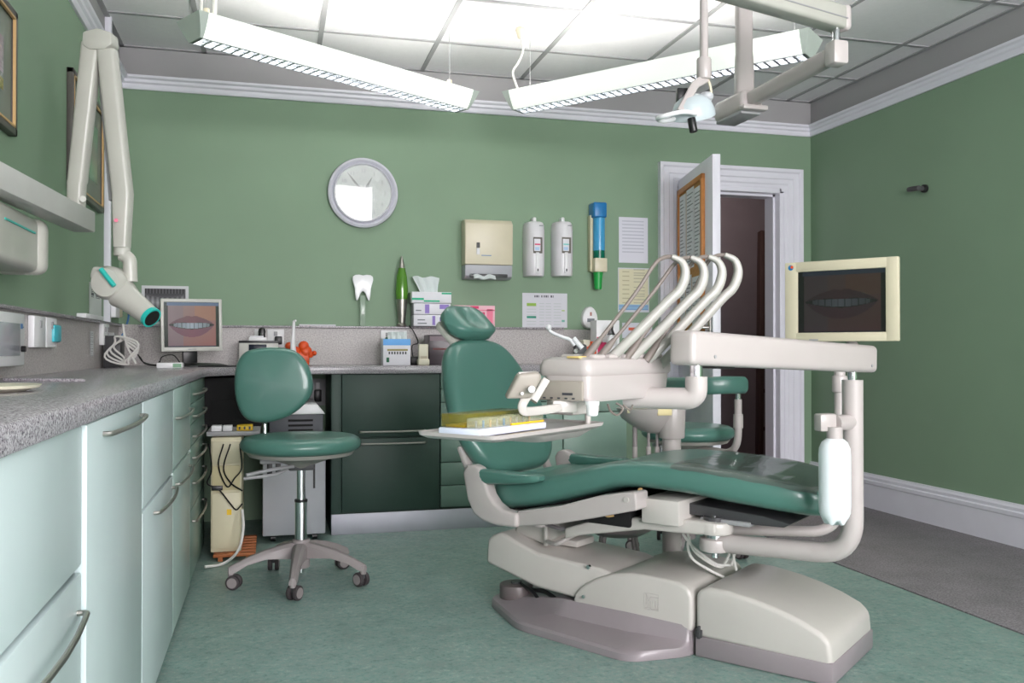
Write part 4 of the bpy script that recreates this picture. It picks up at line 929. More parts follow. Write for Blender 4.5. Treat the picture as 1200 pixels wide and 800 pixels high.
m = MB(); bar(m, [cb+bd*.03+Vector((0, 0, .0)), pe], .056, .05, CREAM); m.box(pe+Vector((-.028, -.03, -.04)), pe+Vector((.03, .03, .04)), mat('pinkish enamel', (196, 188, 186), .35), .01); put(m, 'lower_arm', ol)
m = MB(); m.cyl(pe, pe+Vector((0, 0, .09)), .013, CHROME); put(m, 'chrome_pin', ol)
b0 = D(984, 24, 3.0)+Vector((0, 0, .0)); lamp_top = D(822, 60, 2.67)
b1 = Vector((lamp_top.x, lamp_top.y, b0.z)); b1 = b0+(b1-b0)*1.05
bx_ = (b1-b0); bM2 = frame(b0, bx_, Vector((0, 0, 1)).cross(bx_)); Lb = bx_.length
m = MB(); m.box((0, -.035, -.036), (Lb, .035, .042), XCREAM, .012, bM2, 3); m.box((.0, -.037, -.006), (Lb-.01, .037, -.002), GREYP, 0, bM2); put(m, 'upper_beam', ol)
m = MB(); m.box((-.02, -.038, -.04), (.012, .038, .046), MATS['pinkish enamel'], .014, bM2, 3); put(m, 'beam_end_cap', ol)
lt = D(821, 0, 2.67); lb = D(825, 72, 2.67)
m = MB(); m.cyl((lb.x, lb.y, b0.z), lb, .0125, CREAM); m.cyl(lb+Vector((0, 0, .01)), lb-Vector((0, 0, .055)), .022, CREAM, bev=.005); put(m, 'drop_rod', ol)
lh = thing('operating_light', 'white dental operating light with loop handle hanging from the ceiling arm', 'operating light', D(808, 150, 2.67))
d_ = 2.67
m = MB(); bar(m, [D(826, 92, d_), D(814, 100, d_-.02), D(797, 131, d_-.04)], [.03, .026, .024], .018, CREAM); m.tube(spline([D(829, 92, d_), D(832, 100, d_), D(834, 112, d_)]), .004, DISPC, 8); put(m, 'yoke', lh)
hM = frame(D(812, 131, d_), (RT*.9+UP*.25+FW*.2), UP*1.0-RT*.2) @ R(math.radians(0), 'X')
m = MB(); m.lathe([(0, .052), (.03, .048), (.055, .03), (.068, .0), (.070, -.014), (.066, -.014), (.05, .02), (0, .035)], mat('lamp reflector', (186, 196, 200), .2), hM @ R(PI*.0, 'X') @ R(math.radians(-62), 'X') @ Matrix.Diagonal((1.0, .8, 1, 1)), 32); put(m, 'reflector', lh)
m = MB(); m.ball((0, 0, -.002), (.022, .02, .018), mat('lamp housing grey', (190, 192, 196), .3), hM); m.ball(D(827, 114, d_)-D(812, 131, d_), (.022, .03, .016), MATS['lamp housing grey'], T(D(812, 131, d_))); put(m, 'lamp_housing', lh)
m = MB(); m.tube(spline([D(816, 133, d_-.06), D(800, 131, d_-.09), D(778, 136, d_-.08), D(771, 139, d_-.05), D(778, 142, d_-.02), D(796, 138, d_-.02)]), .007, WPLAST, 10); put(m, 'loop_handle', lh)
m = MB(); m.cyl(D(810, 138, d_-.07), D(813, 155, d_-.07), .012, BLACK, bev=.003); put(m, 'black_knob', lh)
m = MB(); m.box((-.016, -.02, -.015), (.016, .02, .015), BLACK, .003, frame(D(799, 112, d_+.02), RT, UP)); m.cyl(D(799, 114, d_+.02), D(808, 122, d_), .006, BLACK); put(m, 'transformer_box', lh)

# ------------------------------------------------------------------ pads
def pad(m, outline, M, t, mt, inset=.03, dome=.012, n=7, bulge=1.0):
    cx = sum(p[0] for p in outline)/len(outline); cy = sum(p[1] for p in outline)/len(outline)
    rr = sum(math.hypot(p[0]-cx, p[1]-cy) for p in outline)/len(outline)
    rings = []
    def ring(ins, z):
        out = []
        for x, y in outline:
            d = math.hypot(x-cx, y-cy); k = max(0, d-ins)/d; out.append((cx+(x-cx)*k, cy+(y-cy)*k, z))
        return out
    for f, z in ((rr*.9, -t/2-dome), (rr*.6, -t/2-dome*.7), (rr*.3, -t/2-dome*.3)): rings.append(ring(f, z))
    for i in range(n+1):
        a = -PI/2+PI*i/n; rings.append(ring(inset*(1-math.cos(a)), t/2*math.sin(a)))
    for f, z in ((rr*.3, t/2+dome*.3*bulge), (rr*.6, t/2+dome*.7*bulge), (rr*.9, t/2+dome*bulge)): rings.append(ring(f, z))
    m.loft(rings, mt, True, M)
def smooth_outline(pts, n=6):
    P = [Vector((p[0], p[1], 0)) for p in pts]; N = len(P); out = []
    for i in range(N):
        a, b, c, d = P[i-1], P[i], P[(i+1) % N], P[(i+2) % N]
        for k in range(n):
            t = k/n; q = .5*((2*b)+(c-a)*t+(2*a-5*b+4*c-d)*t*t+(3*b-a-3*c+d)*t**3); out.append((q.x, q.y))
    return out
def stool(label, loc, angs, seat_r=.24, seat_z=.60, back=True):
    t = thing('operator_stool', label, 'stool', loc, 0)
    bp = lambda mb, nm, **k: put(mb, nm, t, local=True, **k)
    for a in angs:
        a = math.radians(a); c, s = math.cos(a), math.sin(a)
        m = MB(); rings = []
        for r, zt_, zb, w in ((.02, .165, .10, .03), (.06, .160, .105, .028), (.14, .142, .108, .022), (.21, .118, .090, .018), (.255, .098, .066, .016), (.28, .086, .060, .014)):
            rings.append([(c*r-s*y, s*r+c*y, z) for y, z in ((-w, zb), (w, zb), (w*.95, zt_-.012), (w*.45, zt_), (-w*.45, zt_), (-w*.95, zt_-.012))])
        m.loft(rings, TAUPE2); m.cyl((c*.27, s*.27, .05), (c*.27, s*.27, .085), .012, TAUPE2); bp(m, 'base_arm')
        cs = Matrix.Translation((c*.27, s*.27, 0)) @ R(a+1.1, 'Z')
        m = MB()
        for q in (-1, 1): m.cyl((q*.006, .012, .028), (q*.022, .012, .028), .028, RUBBER, M=cs, bev=.003); m.cyl((q*.0215, .012, .028), (q*.024, .012, .028), .02, TAUPE2, M=cs)
        m.box((-.008, -.005, .03), (.008, .02, .058), DGREY, .004, cs); bp(m, 'castor')
    m = MB(); m.cyl((0, 0, .06), (0, 0, .175), .036, TAUPE2, bev=.006); bp(m, 'hub')
    m = MB(); m.cyl((0, 0, .17), (0, 0, .33), .024, CHROME); m.cyl((0, 0, .325), (0, 0, .335), .026, BLACK); m.cyl((0, 0, .33), (0, 0, .50), .017, CHROME); m.cyl((0, 0, .04), (0, 0, .175), .01, CHROME); bp(m, 'gas_column')
    m = MB(); m.lathe([(.03, .455), (.05, .475), (.12, .50), (seat_r*.85, seat_z-.085), (seat_r*.90, seat_z-.07), (0, seat_z-.07)], mat('seat pan', (158, 154, 148), .45), T((0, 0, 0)))
    m.box((-.16, -.05, .487), (.04, .05, .505), GREYP, .004); m.box((-.05, -.04, .455), (.05, .04, .49), DGREY, .006); bp(m, 'seat_pan')
    m = MB()
    m.tube(spline([(-.03, -.05, .475), (-.12, -.10, .47), (-.21, -.14, .458)]), .007, GREYP, 8); m.tube(spline([(-.03, -.0, .475), (-.10, -.08, .45), (-.22, -.10, .44)]), .007, GREYP, 8)
    bp(m, 'adjustment_lever')
    m = MB(); pad(m, [(seat_r*math.cos(2*PI*k/40), seat_r*math.sin(2*PI*k/40)) for k in range(40)], T((0, 0, seat_z-.04)), .066, UPH, .045, .006); bp(m, 'seat')
    return t
st = stool('green operator stool with upright backrest in front of the kneehole', (.115, 3.70, 0), (45, 113, 187, 262, 331))
# backrest of near stool (local coordinates)
def to_st(v): return Vector(v)-Vector((.115, 3.70, 0))
dB = 3.72
bo = to_st(D(320, 452, dB)); k_ = dB/F
ol_ = smooth_outline([((x-320)*k_, (452-y)*k_) for x, y in ((276, 452), (278, 428), (287, 413), (303, 408), (325, 407), (345, 411), (359, 425), (366, 447), (364, 463), (352, 478), (335, 489), (312, 495), (291, 491), (280, 475))])
m = MB(); pad(m, ol_, frame(bo, RT+FW*.10, UP+FW*.06), .055, UPH, .026, .008); put(m, 'backrest', st, local=True)
m = MB(); q0 = to_st(D(311, 520, dB+.03)); q1 = to_st(D(310, 470, dB+.06)); m.tube(fillet([Vector((-.02, .02, .485)), Vector((q0.x, q0.y, .485)), q1], .03), .009, CHROME, 10); put(m, 'backrest_post', st, local=True)
# far assistant stool
fs_p = D(806, 510, 4.15); fs = stool('green assistant stool with curved side support behind the patient chair', (fs_p.x, fs_p.y, 0), (20, 92, 164, 236, 308), .215, .595)
def to_fs(v): return Vector(v)-Vector((fs_p.x, fs_p.y, 0))
m = MB(); d5 = 3.85
arc = spline([to_fs(D(780, 452, d5+.25)), to_fs(D(820, 452, d5)), to_fs(D(850, 451, d5-.03)), to_fs(D(873, 451, d5+.02))])
rings = []
for i, p in enumerate(arc):
    dd = (arc[min(i+1, len(arc)-1)]-arc[max(i-1, 0)]).normalized(); sd = dd.cross(Vector((0, 0, 1))).normalized(); e_ = 1 if 0 < i < len(arc)-1 else .75
    rings.append([p+sd*(.026*e_*math.copysign(abs(math.cos(a))**.6, math.cos(a)))+Vector((0, 0, 1))*(.038*e_*math.copysign(abs(math.sin(a))**.6, math.sin(a))) for a in [2*PI*k/16 for k in range(16)]])
m.loft(rings, UPH); put(m, 'support_pad', fs, local=True)
m = MB(); pt = to_fs(D(865, 461, d5)); m.cyl(pt, pt-Vector((0, 0, .03)), .011, CHROME); m.tube(fillet([pt-Vector((0, 0, .025)), Vector((pt.x, pt.y, .485)), Vector((0, .02, .485))], .10, 10), .016, CREAM, 12); m.cyl((pt.x, pt.y, .60), (pt.x, pt.y, .66), .021, CREAM); put(m, 'support_tube', fs, local=True)

# ------------------------------------------------------------------ patient chair (local: x to the feet, y away, z up)
CHA = math.radians(-52); CHO = Vector((1.66, 2.30, 0)); CHM = T(CHO) @ R(CHA, 'Z'); CHI = CHM.inverted()
ch = thing('dental_chair', 'green upholstered patient chair reclined on a grey and cream base', 'dental chair', CHO, CHA)
cp = lambda mb, nm, parent=None, **k: put(mb, nm, parent or ch, local=True, **k)
SZ = Matrix(((1, 0, 0, 0), (0, 0, 1, 0), (0, 1, 0, 0), (0, 0, 0, 1)))      # prism xy -> s,z ; extrusion -> w   (mirrors, fine: normals recalculated)
def sprism(m, pts, w0, w1, mt, bev=0, seg=3):
    tb = MB(); tb.prism(pts, w0, w1, mt, bev, SZ, seg); bmesh.ops.recalc_face_normals(tb.bm, faces=tb.bm.faces[:]); m.add(tb.bm, mt)
# base plate
outer = [(-1.252, -.145), (-.993, -.324), (-.538, -.379), (-.412, -.215), (-.412, .215), (-.6, .32), (-1.1, .3), (-1.252, .145)]
inner = [(-1.12, -.12), (-.87, -.205), (-.62, -.205), (-.412, -.202), (-.412, .202), (-.6, .205), (-.87, .205), (-1.12, .12)]
def lerp2(a, b, t): return [((1-t)*p[0]+t*q[0], (1-t)*p[1]+t*q[1]) for p, q in zip(a, b)]
m = MB(); o_, i_ = rounded_poly(outer), rounded_poly(inner, .02)
m.loft([[(x, y, .001) for x, y in o_], [(x, y, .022) for x, y in o_], [(x, y, .030) for x, y in lerp2(o_, i_, .05)], [(x, y, .034) for x, y in lerp2(o_, i_, .35)], [(x, y, .045) for x, y in lerp2(o_, i_, .8)], [(x, y, .095 if x > -.9 else .05) for x, y in i_]], TAUPE); cp(m, 'base_plate')
m = MB(); m.cyl((-1.16, -.10, .03), (-1.16, -.10, .085), .062, mat('worn dark taupe cap', (98, 90, 90), .35), bev=.008); m.cyl((-1.16, -.10, .085), (-1.16, -.10, .092), .02, DGREY); m.tube(spline([(-1.12, -.12, .09), (-1.05, -.15, .08), (-1.0, -.16, .05), (-.95, -.17, .05), (-.88, -.17, .08)]), .006, BLACK, 8); m.tube(spline([(-1.1, -.1, .07), (-1.0, -.14, .085), (-.9, -.17, .06)]), .008, BLACK, 8); cp(m, 'floor_anchor')
# base covers
m = MB(); sprism(m, [(-.85, .085), (-.838, .125), (-.80, .160), (-.752, .187), (-.69, .211), (-.624, .222), (-.53, .222), (-.455, .217), (-.424, .205), (-.412, .18), (-.412, .07), (-.62, .078)], -.205, .205, CREAMG, .013, 4); bc = cp(m, 'rear_base_cover')
m = MB(); sprism(m, [(-.86, .03), (-.86, .09), (-.62, .080), (-.414, .072), (-.414, .002), (-.6, .002)], -.203, .203, TAUPE, .002); cp(m, 'base_skirt')
m = MB(); sprism(m, [(-.402, .06), (-.402, .185), (-.392, .206), (-.362, .217), (-.30, .216), (-.211, .203), (-.14, .187), (-.08, .168), (-.02, .142), (.006, .118), (.012, .05)], -.20, .20, CREAMG, .016, 5); fb = cp(m, 'front_base_cover')
m = MB(); m.box((-.403, -.202, .001), (.014, .202, .064), TAUPE, .006); cp(m, 'front_skirt')
m = MB(); m.box((-.398, -.208, .062), (-.378, -.199, .085), DGREY, .002); m.box((-.392, -.210, .058), (-.384, -.200, .096), DGREY, .001); cp(m, 'hose_clip', fb)
# embossed emblem: framed seated figure sketch made of raised strokes
m = MB(); e0, ez, es = -.575, .118, .05
def estroke(pts, r=.0011): m.tube([(e0+x*es, -.2052, ez+y*es) for x, y in pts], r, mat('emblem relief', (172, 167, 163), .4), 6)
estroke([(0, 0), (0, 1), (1, 1), (1, 0), (0, 0)]); estroke([(.15, .95), (.25, .7), (.15, .55), (.3, .5), (.45, .8), (1, .82)]); estroke([(.45, .55), (.47, .1)]); estroke([(.62, .6), (.63, .12)]); estroke([(.8, .6), (.8, .12)]); estroke([(.05, .05), (.3, .15), (.5, .05), (1, .1)]); estroke([(.1, .3), (.2, .42), (.35, .3), (.2, .2)])
cp(m, 'emblem', bc)
m = MB(); m.cyl((-.80, -.212, .118), (-.80, -.203, .118), .006, CHROME); cp(m, 'screw', bc)
# lift arm
m = MB(); sprism(m, [(-1.232, .165), (-1.226, .25), (-1.205, .268), (-1.166, .285), (-1.10, .262), (-1.001, .232), (-.88, .224), (-.745, .215), (-.64, .19), (-.64, .10), (-.853, .10), (-1.012, .111)], -.19, .12, CREAMG, .014, 4)
m.box((-1.08, -.06, .235), (-.92, .06, .262), CREAMG, .01); cp(m, 'lift_arm')
m = MB(); m.cyl((-.79, -.198, .215), (-.79, -.188, .215), .007, CHROME); cp(m, 'bolt')
m = MB(); sprism(m, [(-1.16, .27), (-1.13, .33), (-.98, .335), (-.93, .30), (-1.02, .245)], -.12, .08, CREAMG, .01); m.cyl((-1.0, -.14, .25), (-1.0, -.14, .325), .008, CREAMG); m.cyl((-1.02, -.15, .318), (-1.02, -.15, .330), .028, CREAM)
m.tube(spline([(-.98, -.16, .27), (-.92, -.19, .275), (-.86, -.18, .31), (-.80, -.16, .335)]), .008, CREAM, 8); m.tube(spline([(-1.0, -.15, .33), (-.9, -.18, .325), (-.8, -.17, .34), (-.72, -.16, .36)]), .007, TAUPE, 8); cp(m, 'linkage')
# seat frame
m = MB(); sprism(m, [(-1.008, .340), (-1.008, .393), (-.841, .427), (-.69, .475), (-.565, .499), (-.553, .496), (-.550, .444), (-.704, .403), (-.841, .368)], -.30, -.22, CREAM, .006); sprism(m, [(-1.056, .327), (-1.056, .379), (-.60, .47), (-.583, .432)], .19, .25, CREAM, .006); m.cyl((-.585, -.304, .474), (-.585, -.299, .474), .009, CREAMG); cp(m, 'side_rail')
m = MB(); m.box((-1.0, -.08, .345), (-.55, .19, .40), DGREY, .01); m.box((-1.135, -.215, .366), (-.62, .17, .45), BLACKM, .01); m.box((-1.04, -.215, .365), (-.95, .15, .41), BLACKM, .005); m.cyl((-.575, -.235, .497), (-.575, -.225, .497), .006, GILT); m.tube(spline([(-.72, -.215, .402), (-.70, -.22, .398), (-.68, -.215, .402)]), .004, GILT, 6); cp(m, 'seat_mechanism')
m = MB(); m.box((-.57, -.235, .395), (-.44, .14, .474), CREAMG, .006); cp(m, 'junction_cover')
m = MB(); sprism(m, [(-.46, .425), (-.46, .46), (-.2, .445), (-.12, .43), (-.14, .418), (-.25, .415)], -.16, .14, DGREY, .003); m.box((-.40, -.17, .408), (-.24, -.02, .422), GREYP, .003); cp(m, 'leg_rest_frame')
# hip elbows
for sg, nm in ((-1, 'near'), (1, 'far')):
    m = MB(); a, b = (-.315, -.262) if sg < 0 else (.262, .315)
    sprism(m, [(-1.240, .505), (-1.225, .53), (-1.2, .537), (-1.168, .527), (-1.145, .500), (-1.12, .44), (-1.096, .412), (-1.06, .392), (-1.0, .386), (-1.0, .338), (-1.09, .335), (-1.15, .345), (-1.19, .365), (-1.218, .411)], a, b, CREAM, .012, 4)
    m.box((-1.08, min(a+.004, .2), .342), (-1.004, max(b-.004, -.2), .380), CREAM, .004)
    cp(m, 'hip_bracket')
    m = MB(); rings = []
    for s_2, zl, zh, hw_ in ((-1.178, .485, .515, .018), (-1.17, .474, .522, .026), (-1.13, .472, .523, .03), (-1.05, .478, .522, .032), (-.96, .489, .522, .033), (-.925, .496, .521, .028), (-.913, .503, .516, .018)):
        zc, hz_ = (zl+zh)/2, (zh-zl)/2; wc_ = sg*.288
        rings.append([(s_2, wc_+hw_*math.copysign(abs(math.cos(a2))**.6, math.cos(a2)), zc+hz_*math.copysign(abs(math.sin(a2))**.6, math.sin(a2))) for a2 in [2*PI*k/16 for k in range(16)]])
    m.loft(rings, UPH); cp(m, 'armrest')
# seat cushion
m = MB(); rings = []
prof = [(-1.165, .42, .47, .20), (-1.15, .386, .492, .24), (-1.11, .374, .502, .258), (-1.04, .382, .508, .265), (-.94, .403, .520, .267), (-.84, .432, .545, .266), (-.74, .462, .574, .263), (-.66, .486, .590, .258), (-.57, .494, .597, .25), (-.43, .490, .597, .245), (-.295, .476, .589, .238), (-.18, .466, .576, .228), (-.11, .460, .564, .212), (-.06, .456, .552, .188), (-.025, .456, .538, .155), (-.005, .460, .522, .115), (.002, .474, .506, .07)]
def ev(s):
    for a, b in zip(prof, prof[1:]):
        if a[0] <= s <= b[0]: t = (s-a[0])/(b[0]-a[0]); return [a[i]*(1-t)+b[i]*t for i in range(4)]
P4 = spline([Vector((p[0], p[1], p[2])) for p in prof], 4); P4b = spline([Vector((p[0], p[3], 0)) for p in prof], 4)
def section(s, zl, zh, hw):
    out = []
    for k in range(44):
        a = 2*PI*k/44; c, q = math.cos(a), math.sin(a)
        w = hw*math.copysign(abs(c)**.42, c); u = q
        z = (zl+zh)/2+(zh-zl)/2*math.copysign(abs(q)**.55, q)
        if q > 0: z -= .016*max(0, 1-(w/hw)**2)*(1 if -1.1 < s < -.05 else .3)
        out.append((s, w, z))
    return out
for a, b in zip(P4, P4b): rings.append(section(a.x, a.y, a.z, b.y))
m.loft(rings, UPH); seat = cp(m, 'seat_cushion')
# clear film over the leg end
m = MB(); rings = []
for a, b in zip(P4, P4b):
    if a.x > -.50: rings.append([(p[0], p[1]*1.004, p[2]+.0025+.0015*math.sin(p[1]*40+a.x*55)+.001*math.sin(a.x*90)) for p in section(a.x, a.y, a.z, b.y) if p[2] > (a.y+a.z)/2+.022])
n_ = min(len(r) for r in rings); rings = [r for r in rings if len(r) == len(rings[0])]
rings = [sorted(r, key=lambda p: p[1]) for r in rings]
m.loft(rings, SHEET, cap=False, closed=False); cp(m, 'protective_film', label='clear plastic film over the leg end')
# backrest
bb = Vector((-1.222, 0, .497)); bt = Vector((-1.452, 0, .965)); bdv = (bt-bb); bl_ = bdv.length
bfM = frame(bb, (0, 1, 0), bdv)         # x = w, y = up the back, z = toward... check sign below
if (bfM.to_3x3() @ Vector((0, 0, 1))).x < 0: bfM = frame(bb, (0, -1, 0), bdv)
hwp = [(-.02, .10), (-.005, .17), (.03, .218), (.09, .250), (.16, .268), (.23, .272), (.30, .258), (.37, .238), (.44, .208), (.49, .172), (.52, .12), (.532, .05)]
outl = smooth_outline([(w_, y_) for y_, w_ in hwp]+[(-w_, y_) for y_, w_ in hwp[::-1]], 3)
m = MB(); pad(m, outl, bfM, .075, UPH, .034, .010, 8, bulge=.2); cp(m, 'backrest')
m = MB(); pad(m, [(x*.84, .25+(y-.25)*.88) for x, y in outl], bfM @ T((0, 0, -.048)), .03, CREAM, .02, .004); m.box((-.06, -.05, -.06), (.06, .10, -.03), CREAM, .01, bfM); cp(m, 'backrest_shell')
m = MB()
for sg in (-1, 1):
    m = MB(); m.box((sg*.235-.02, -.06, -.05), (sg*.235+.02, .12, -.03), CREAM, .008, bfM); cp(m, 'recline_bracket')
# headrest
hbM = bfM @ T((0, .60, .012)) @ R(math.radians(-20), 'X')
m = MB(); rings = []
for i in range(19):
    a = -1+2*i/18; w_ = a*.135; k = (max(0, 1-abs(a)**3.2))**.5
    dip = .030*math.exp(-((a)/.33)**2); ring = []
    for j in range(24):
        b_ = 2*PI*j/24; cy_, cz_ = math.cos(b_), math.sin(b_)
        y_ = .082*k*math.copysign(abs(cy_)**.8, cy_); z_ = (.042*k)*math.copysign(abs(cz_)**.85, cz_)
        if cz_ > 0: z_ += -dip*(1-abs(cy_))+.022*cy_*cy_*(1 if cy_ < 0 else .6)*k
        ring.append((w_, y_, z_))
    rings.append(ring)
m.loft(rings, UPH, True, hbM); hr = cp(m, 'headrest')
m = MB(); m.prism(rounded_poly([(-.10, -.075), (.10, -.075), (.11, .06), (-.11, .06)], .03), -.066, -.038, XCREAM, .008, hbM); m.box((-.02, -.16, -.062), (.02, .0, -.048), CHROME, .003, hbM); cp(m, 'headrest_plate')

# ------------------------------------------------------------------ instrument delivery unit
du = thing('delivery_unit', 'white swing arm instrument unit with whip hoses mounted over the chair', 'instrument unit', CHM @ Vector((-.39, -.1, .2)))
dp = lambda mb, nm, parent=None, **k: put(mb, nm, parent or du, **k)
wc_ = lambda s, w, z: CHM @ Vector((s, w, z))
m = MB(); tb = MB(); tb.prism([(-.88, .298), (-.88, .335), (-.78, .370), (-.70, .386), (-.593, .403), (-.40, .416), (-.335, .414), (-.335, .380), (-.40, .372), (-.578, .366), (-.819, .318)], -.205, -.09, CREAMG, .008, CHM @ SZ, 3); bmesh.ops.recalc_face_normals(tb.bm, faces=tb.bm.faces[:]); m.add(tb.bm, CREAMG)
m.cyl(wc_(-.36, -.15, .374), wc_(-.36, -.15, .413), .056, CREAMG, bev=.008); dp(m, 'boom')
m = MB(); m.cyl(wc_(-.36, -.15, .320), wc_(-.36, -.15, .360), .047, CREAM, bev=.006); m.cyl(wc_(-.36, -.15, .30), wc_(-.36, -.15, .43), .012, CHROME); m.cyl(wc_(-.36, -.15, .355), wc_(-.36, -.15, .376), .03, CHROME); m.cyl(wc_(-.36, -.15, .412), wc_(-.36, -.15, .426), .035, DGREY); dp(m, 'pivot')
pt = D(999, 445, 2.5); pz = Vector((pt.x, pt.y, .362)); pv_ = wc_(-.36, -.15, .345); pv_.z = .345
m = MB(); m.tube(fillet([pv_, pz, pt], .10, 10), .0285, CREAM, 24); dp(m, 'swing_tube')
m = MB(); m.cyl(pt, pt+Vector((0, 0, .03)), .013, CHROME); dp(m, 'chrome_pin')
Aa = D(804, 407, 1.95); Bb = D(1010, 420, 2.5); ax_ = (Bb-Aa); aM = frame(Aa, ax_, Vector((0, 0, 1)).cross(ax_)); La = ax_.length
m = MB(); m.box((-.02, -.034, -.039), (La+.03, .034, .037), CREAM, .014, aM, 4); m.cyl((.06, -.036, -.018), (.06, -.033, -.018), .004, GREYP, M=aM); m.cyl((La-.01, -.036, -.02), (La-.01, -.033, -.02), .004, GREYP, M=aM); m.box((.09, -.02, -.044), (.16, .02, -.036), BLACK, .002, aM); dp(m, 'spring_arm')
el = D(816, 441, 1.98)
m = MB(); m.cyl(el-Vector((0, 0, .01)), el+Vector((0, 0, .04)), .014, CHROME); dp(m, 'chrome_pin')
e2 = Vector((el.x, el.y, D(816, 467, 1.98).z)); e3 = D(732, 465, 2.03); e3.z = e2.z
m = MB(); m.tube(fillet([el, e2, e3], .034, 10), .0245, CREAM, 24); dp(m, 'elbow')
# head: local x = right and away, y = left and away, z up
P0 = D(690, 440, 1.80); P0.z = 0; UV = R(CHA, 'Z').to_3x3(); uu = UV @ Vector((1, 0, 0)); vv = UV @ Vector((0, 1, 0))
hM_ = frame(P0, vv, -uu)
m = MB()
def rrect(x0, x1, y0, y1, r, z, n=5):
    return [(x, y, z) for x, y in rounded_poly([(x0, y0), (x1, y0), (x1, y1), (x0, y1)], r, n)]
m.loft([rrect(.004, .372, .004, .126, .02, .884), rrect(0, .376, 0, .13, .022, .89), rrect(0, .376, 0, .13, .022, .906), rrect(.006, .37, .006, .125, .02, .918), rrect(.02, .36, .02, .11, .02, .924)], CREAM, True, hM_)
m.loft([rrect(.006, .34, .004, .10, .012, .832), rrect(.0, .345, .0, .105, .014, .84), rrect(0, .36, 0, .115, .02, .885)], CREAM, True, hM_)
dh = dp(m, 'instrument_head')
m = MB(); m.box((-.006, .012, .834), (.30, .165, .876), mat('keypad panel', (150, 143, 134), .4), .005, hM_); m.box((-.0075, .035, .846), (-.005, .06, .851), INKD, 0, hM_); m.box((-.0075, .10, .858), (-.005, .125, .863), INKD, 0, hM_)
for k in range(5): m.box((-.0075, .03+.018*k, .838), (-.005, .036+.018*k, .841), INKD, 0, hM_)
dp(m, 'key_panel', dh)
m = MB(); m.box((.05, .07, .80), (.16, .14, .836), CREAMG, .006, hM_); m.cyl((.05, .12, .815), (.047, .12, .815), .004, PINE, M=hM_); dp(m, 'under_box', dh)
# instrument saddle and whip arms
m = MB()
for k in range(5): m.box((.045+k*.065, .015, .918), (.095+k*.065, .10, .930), CREAM, .006, hM_)
m.box((.01, .03, .922), (.04, .06, .926), mat('amber stain', (214, 190, 120), .5), .001, hM_); dp(m, 'instrument_saddle', dh)
for k in range(4):
    bx, bend = (711, 735, 757, 778)[k], (0, 22, 43, 62)[k]; dk = 1.93+.045*k; tx = (0, 1, 0, -2)[k]
    Q = lambda x, y, dd=0: D(x+bend, y+tx, dk+dd)
    b_ = D(bx-7, 431, dk-.0)
    arm = spline([b_, b_.lerp(Q(786, 352), .5), Q(783, 353), Q(797, 339), Q(803, 321), Q(799, 307), Q(787, 300.5)], 6)
    m = MB(); rings = []
    nn = len(arm)
    for i, p in enumerate(arm):
        d1 = (arm[min(i+1, nn-1)]-arm[max(i-1, 0)]).normalized(); sd = d1.cross(FW).normalized(); f = i/(nn-1); w_ = .0112 if f < .6 else .0112-.0055*(f-.6)/.4
        rings.append([p+sd*(w_*math.copysign(abs(math.cos(a))**.7, math.cos(a)))+FW*(.009*math.copysign(abs(math.sin(a))**.7, math.sin(a))) for a in [2*PI*q/14 for q in range(14)]])
    m.loft(rings, mat('whip arm enamel', (156, 154, 148), .4, coat=.2)); wa = dp(m, 'whip_arm')
    ends = ((688, 417), (703, 418), (735, 418), (760, 418))[k]
    e_ = D(*ends, 1.86+.05*k)
    s0 = Q(787, 300.5); pts = [s0, Q(777, 302, -.01), Q(766, 311, -.02), s0.lerp(e_, .45)+Vector((0, 0, .012)), e_]
    m = MB(); m.tube(spline(pts, 8), .0045, HOSE, 8); dp(m, 'instrument_hose', wa, label='thin taupe hose')
    dn = (e_-pts[3]).normalized(); m = MB(); m.tube([e_-dn*.05, e_-dn*.03, e_+dn*.012], [.005, .008, .009], HOSE, 10); dp(m, 'handpiece', wa)
# tray bracket, handle, tray
m = MB(); m.prism([((x-612)*.0017, (450-y)*.0017) for x, y in ((606, 437), (630, 435), (634, 441), (622, 466), (592, 466))], -.012, .012, MATS['keypad panel'], .006, frame(D(612, 450, 1.74), RT+FW*.25, UP-FW*.2), 3); m.box(D(607, 441, 1.735)-Vector((0, .004, 0)), D(633, 435.5, 1.735)+Vector((0, .012, 0)), CREAM, .003); dp(m, 'grip_plate')
m = MB(); m.cyl(D(623, 456, 1.71), D(623, 456, 1.75), .007, WPLAST, bev=.002); m.cyl(D(612, 461, 1.72), D(612, 461, 1.75), .003, WPLAST); dp(m, 'grip_screw')
m = MB(); bar(m, spline([D(623, 457, 1.75), D(614, 470, 1.75), D(612, 478, 1.75), D(618, 482, 1.76), D(646, 479, 1.82), D(655, 477, 1.84)], 5), .018, .016, CREAMG); bar(m, [D(640, 445, 1.82), D(625, 470, 1.80)], .016, .014, CREAMG); m.box(D(648, 484, 1.83), D(673, 468, 1.87)+Vector((0, .02, 0)), CREAMG, .004); dp(m, 'bracket_arm')
Ct, Rt_, Lt_ = W(580, 520, 2, .768), W(711, 501, 2, .768), W(503, 511, 2, .768)
tM = frame(Ct, Rt_-Ct, Lt_-Ct); tl, tw = (Rt_-Ct).length, (Lt_-Ct).length
if (tM.to_3x3() @ Vector((0, 0, 1))).z < 0: tM = frame(Ct, Rt_-Ct, -(Lt_-Ct).cross(Rt_-Ct).cross(Rt_-Ct))
m = MB(); m.loft([rrect(.012, tl-.012, .012, tw-.012, .02, .0), rrect(.002, tl-.002, .002, tw-.002, .02, .006), rrect(0, tl, 0, tw, .02, .013), rrect(.006, tl-.006, .006, tw-.006, .018, .0135), rrect(.010, tl-.010, .010, tw-.010, .016, .009)], CREAM, True, tM); dp(m, 'tray')
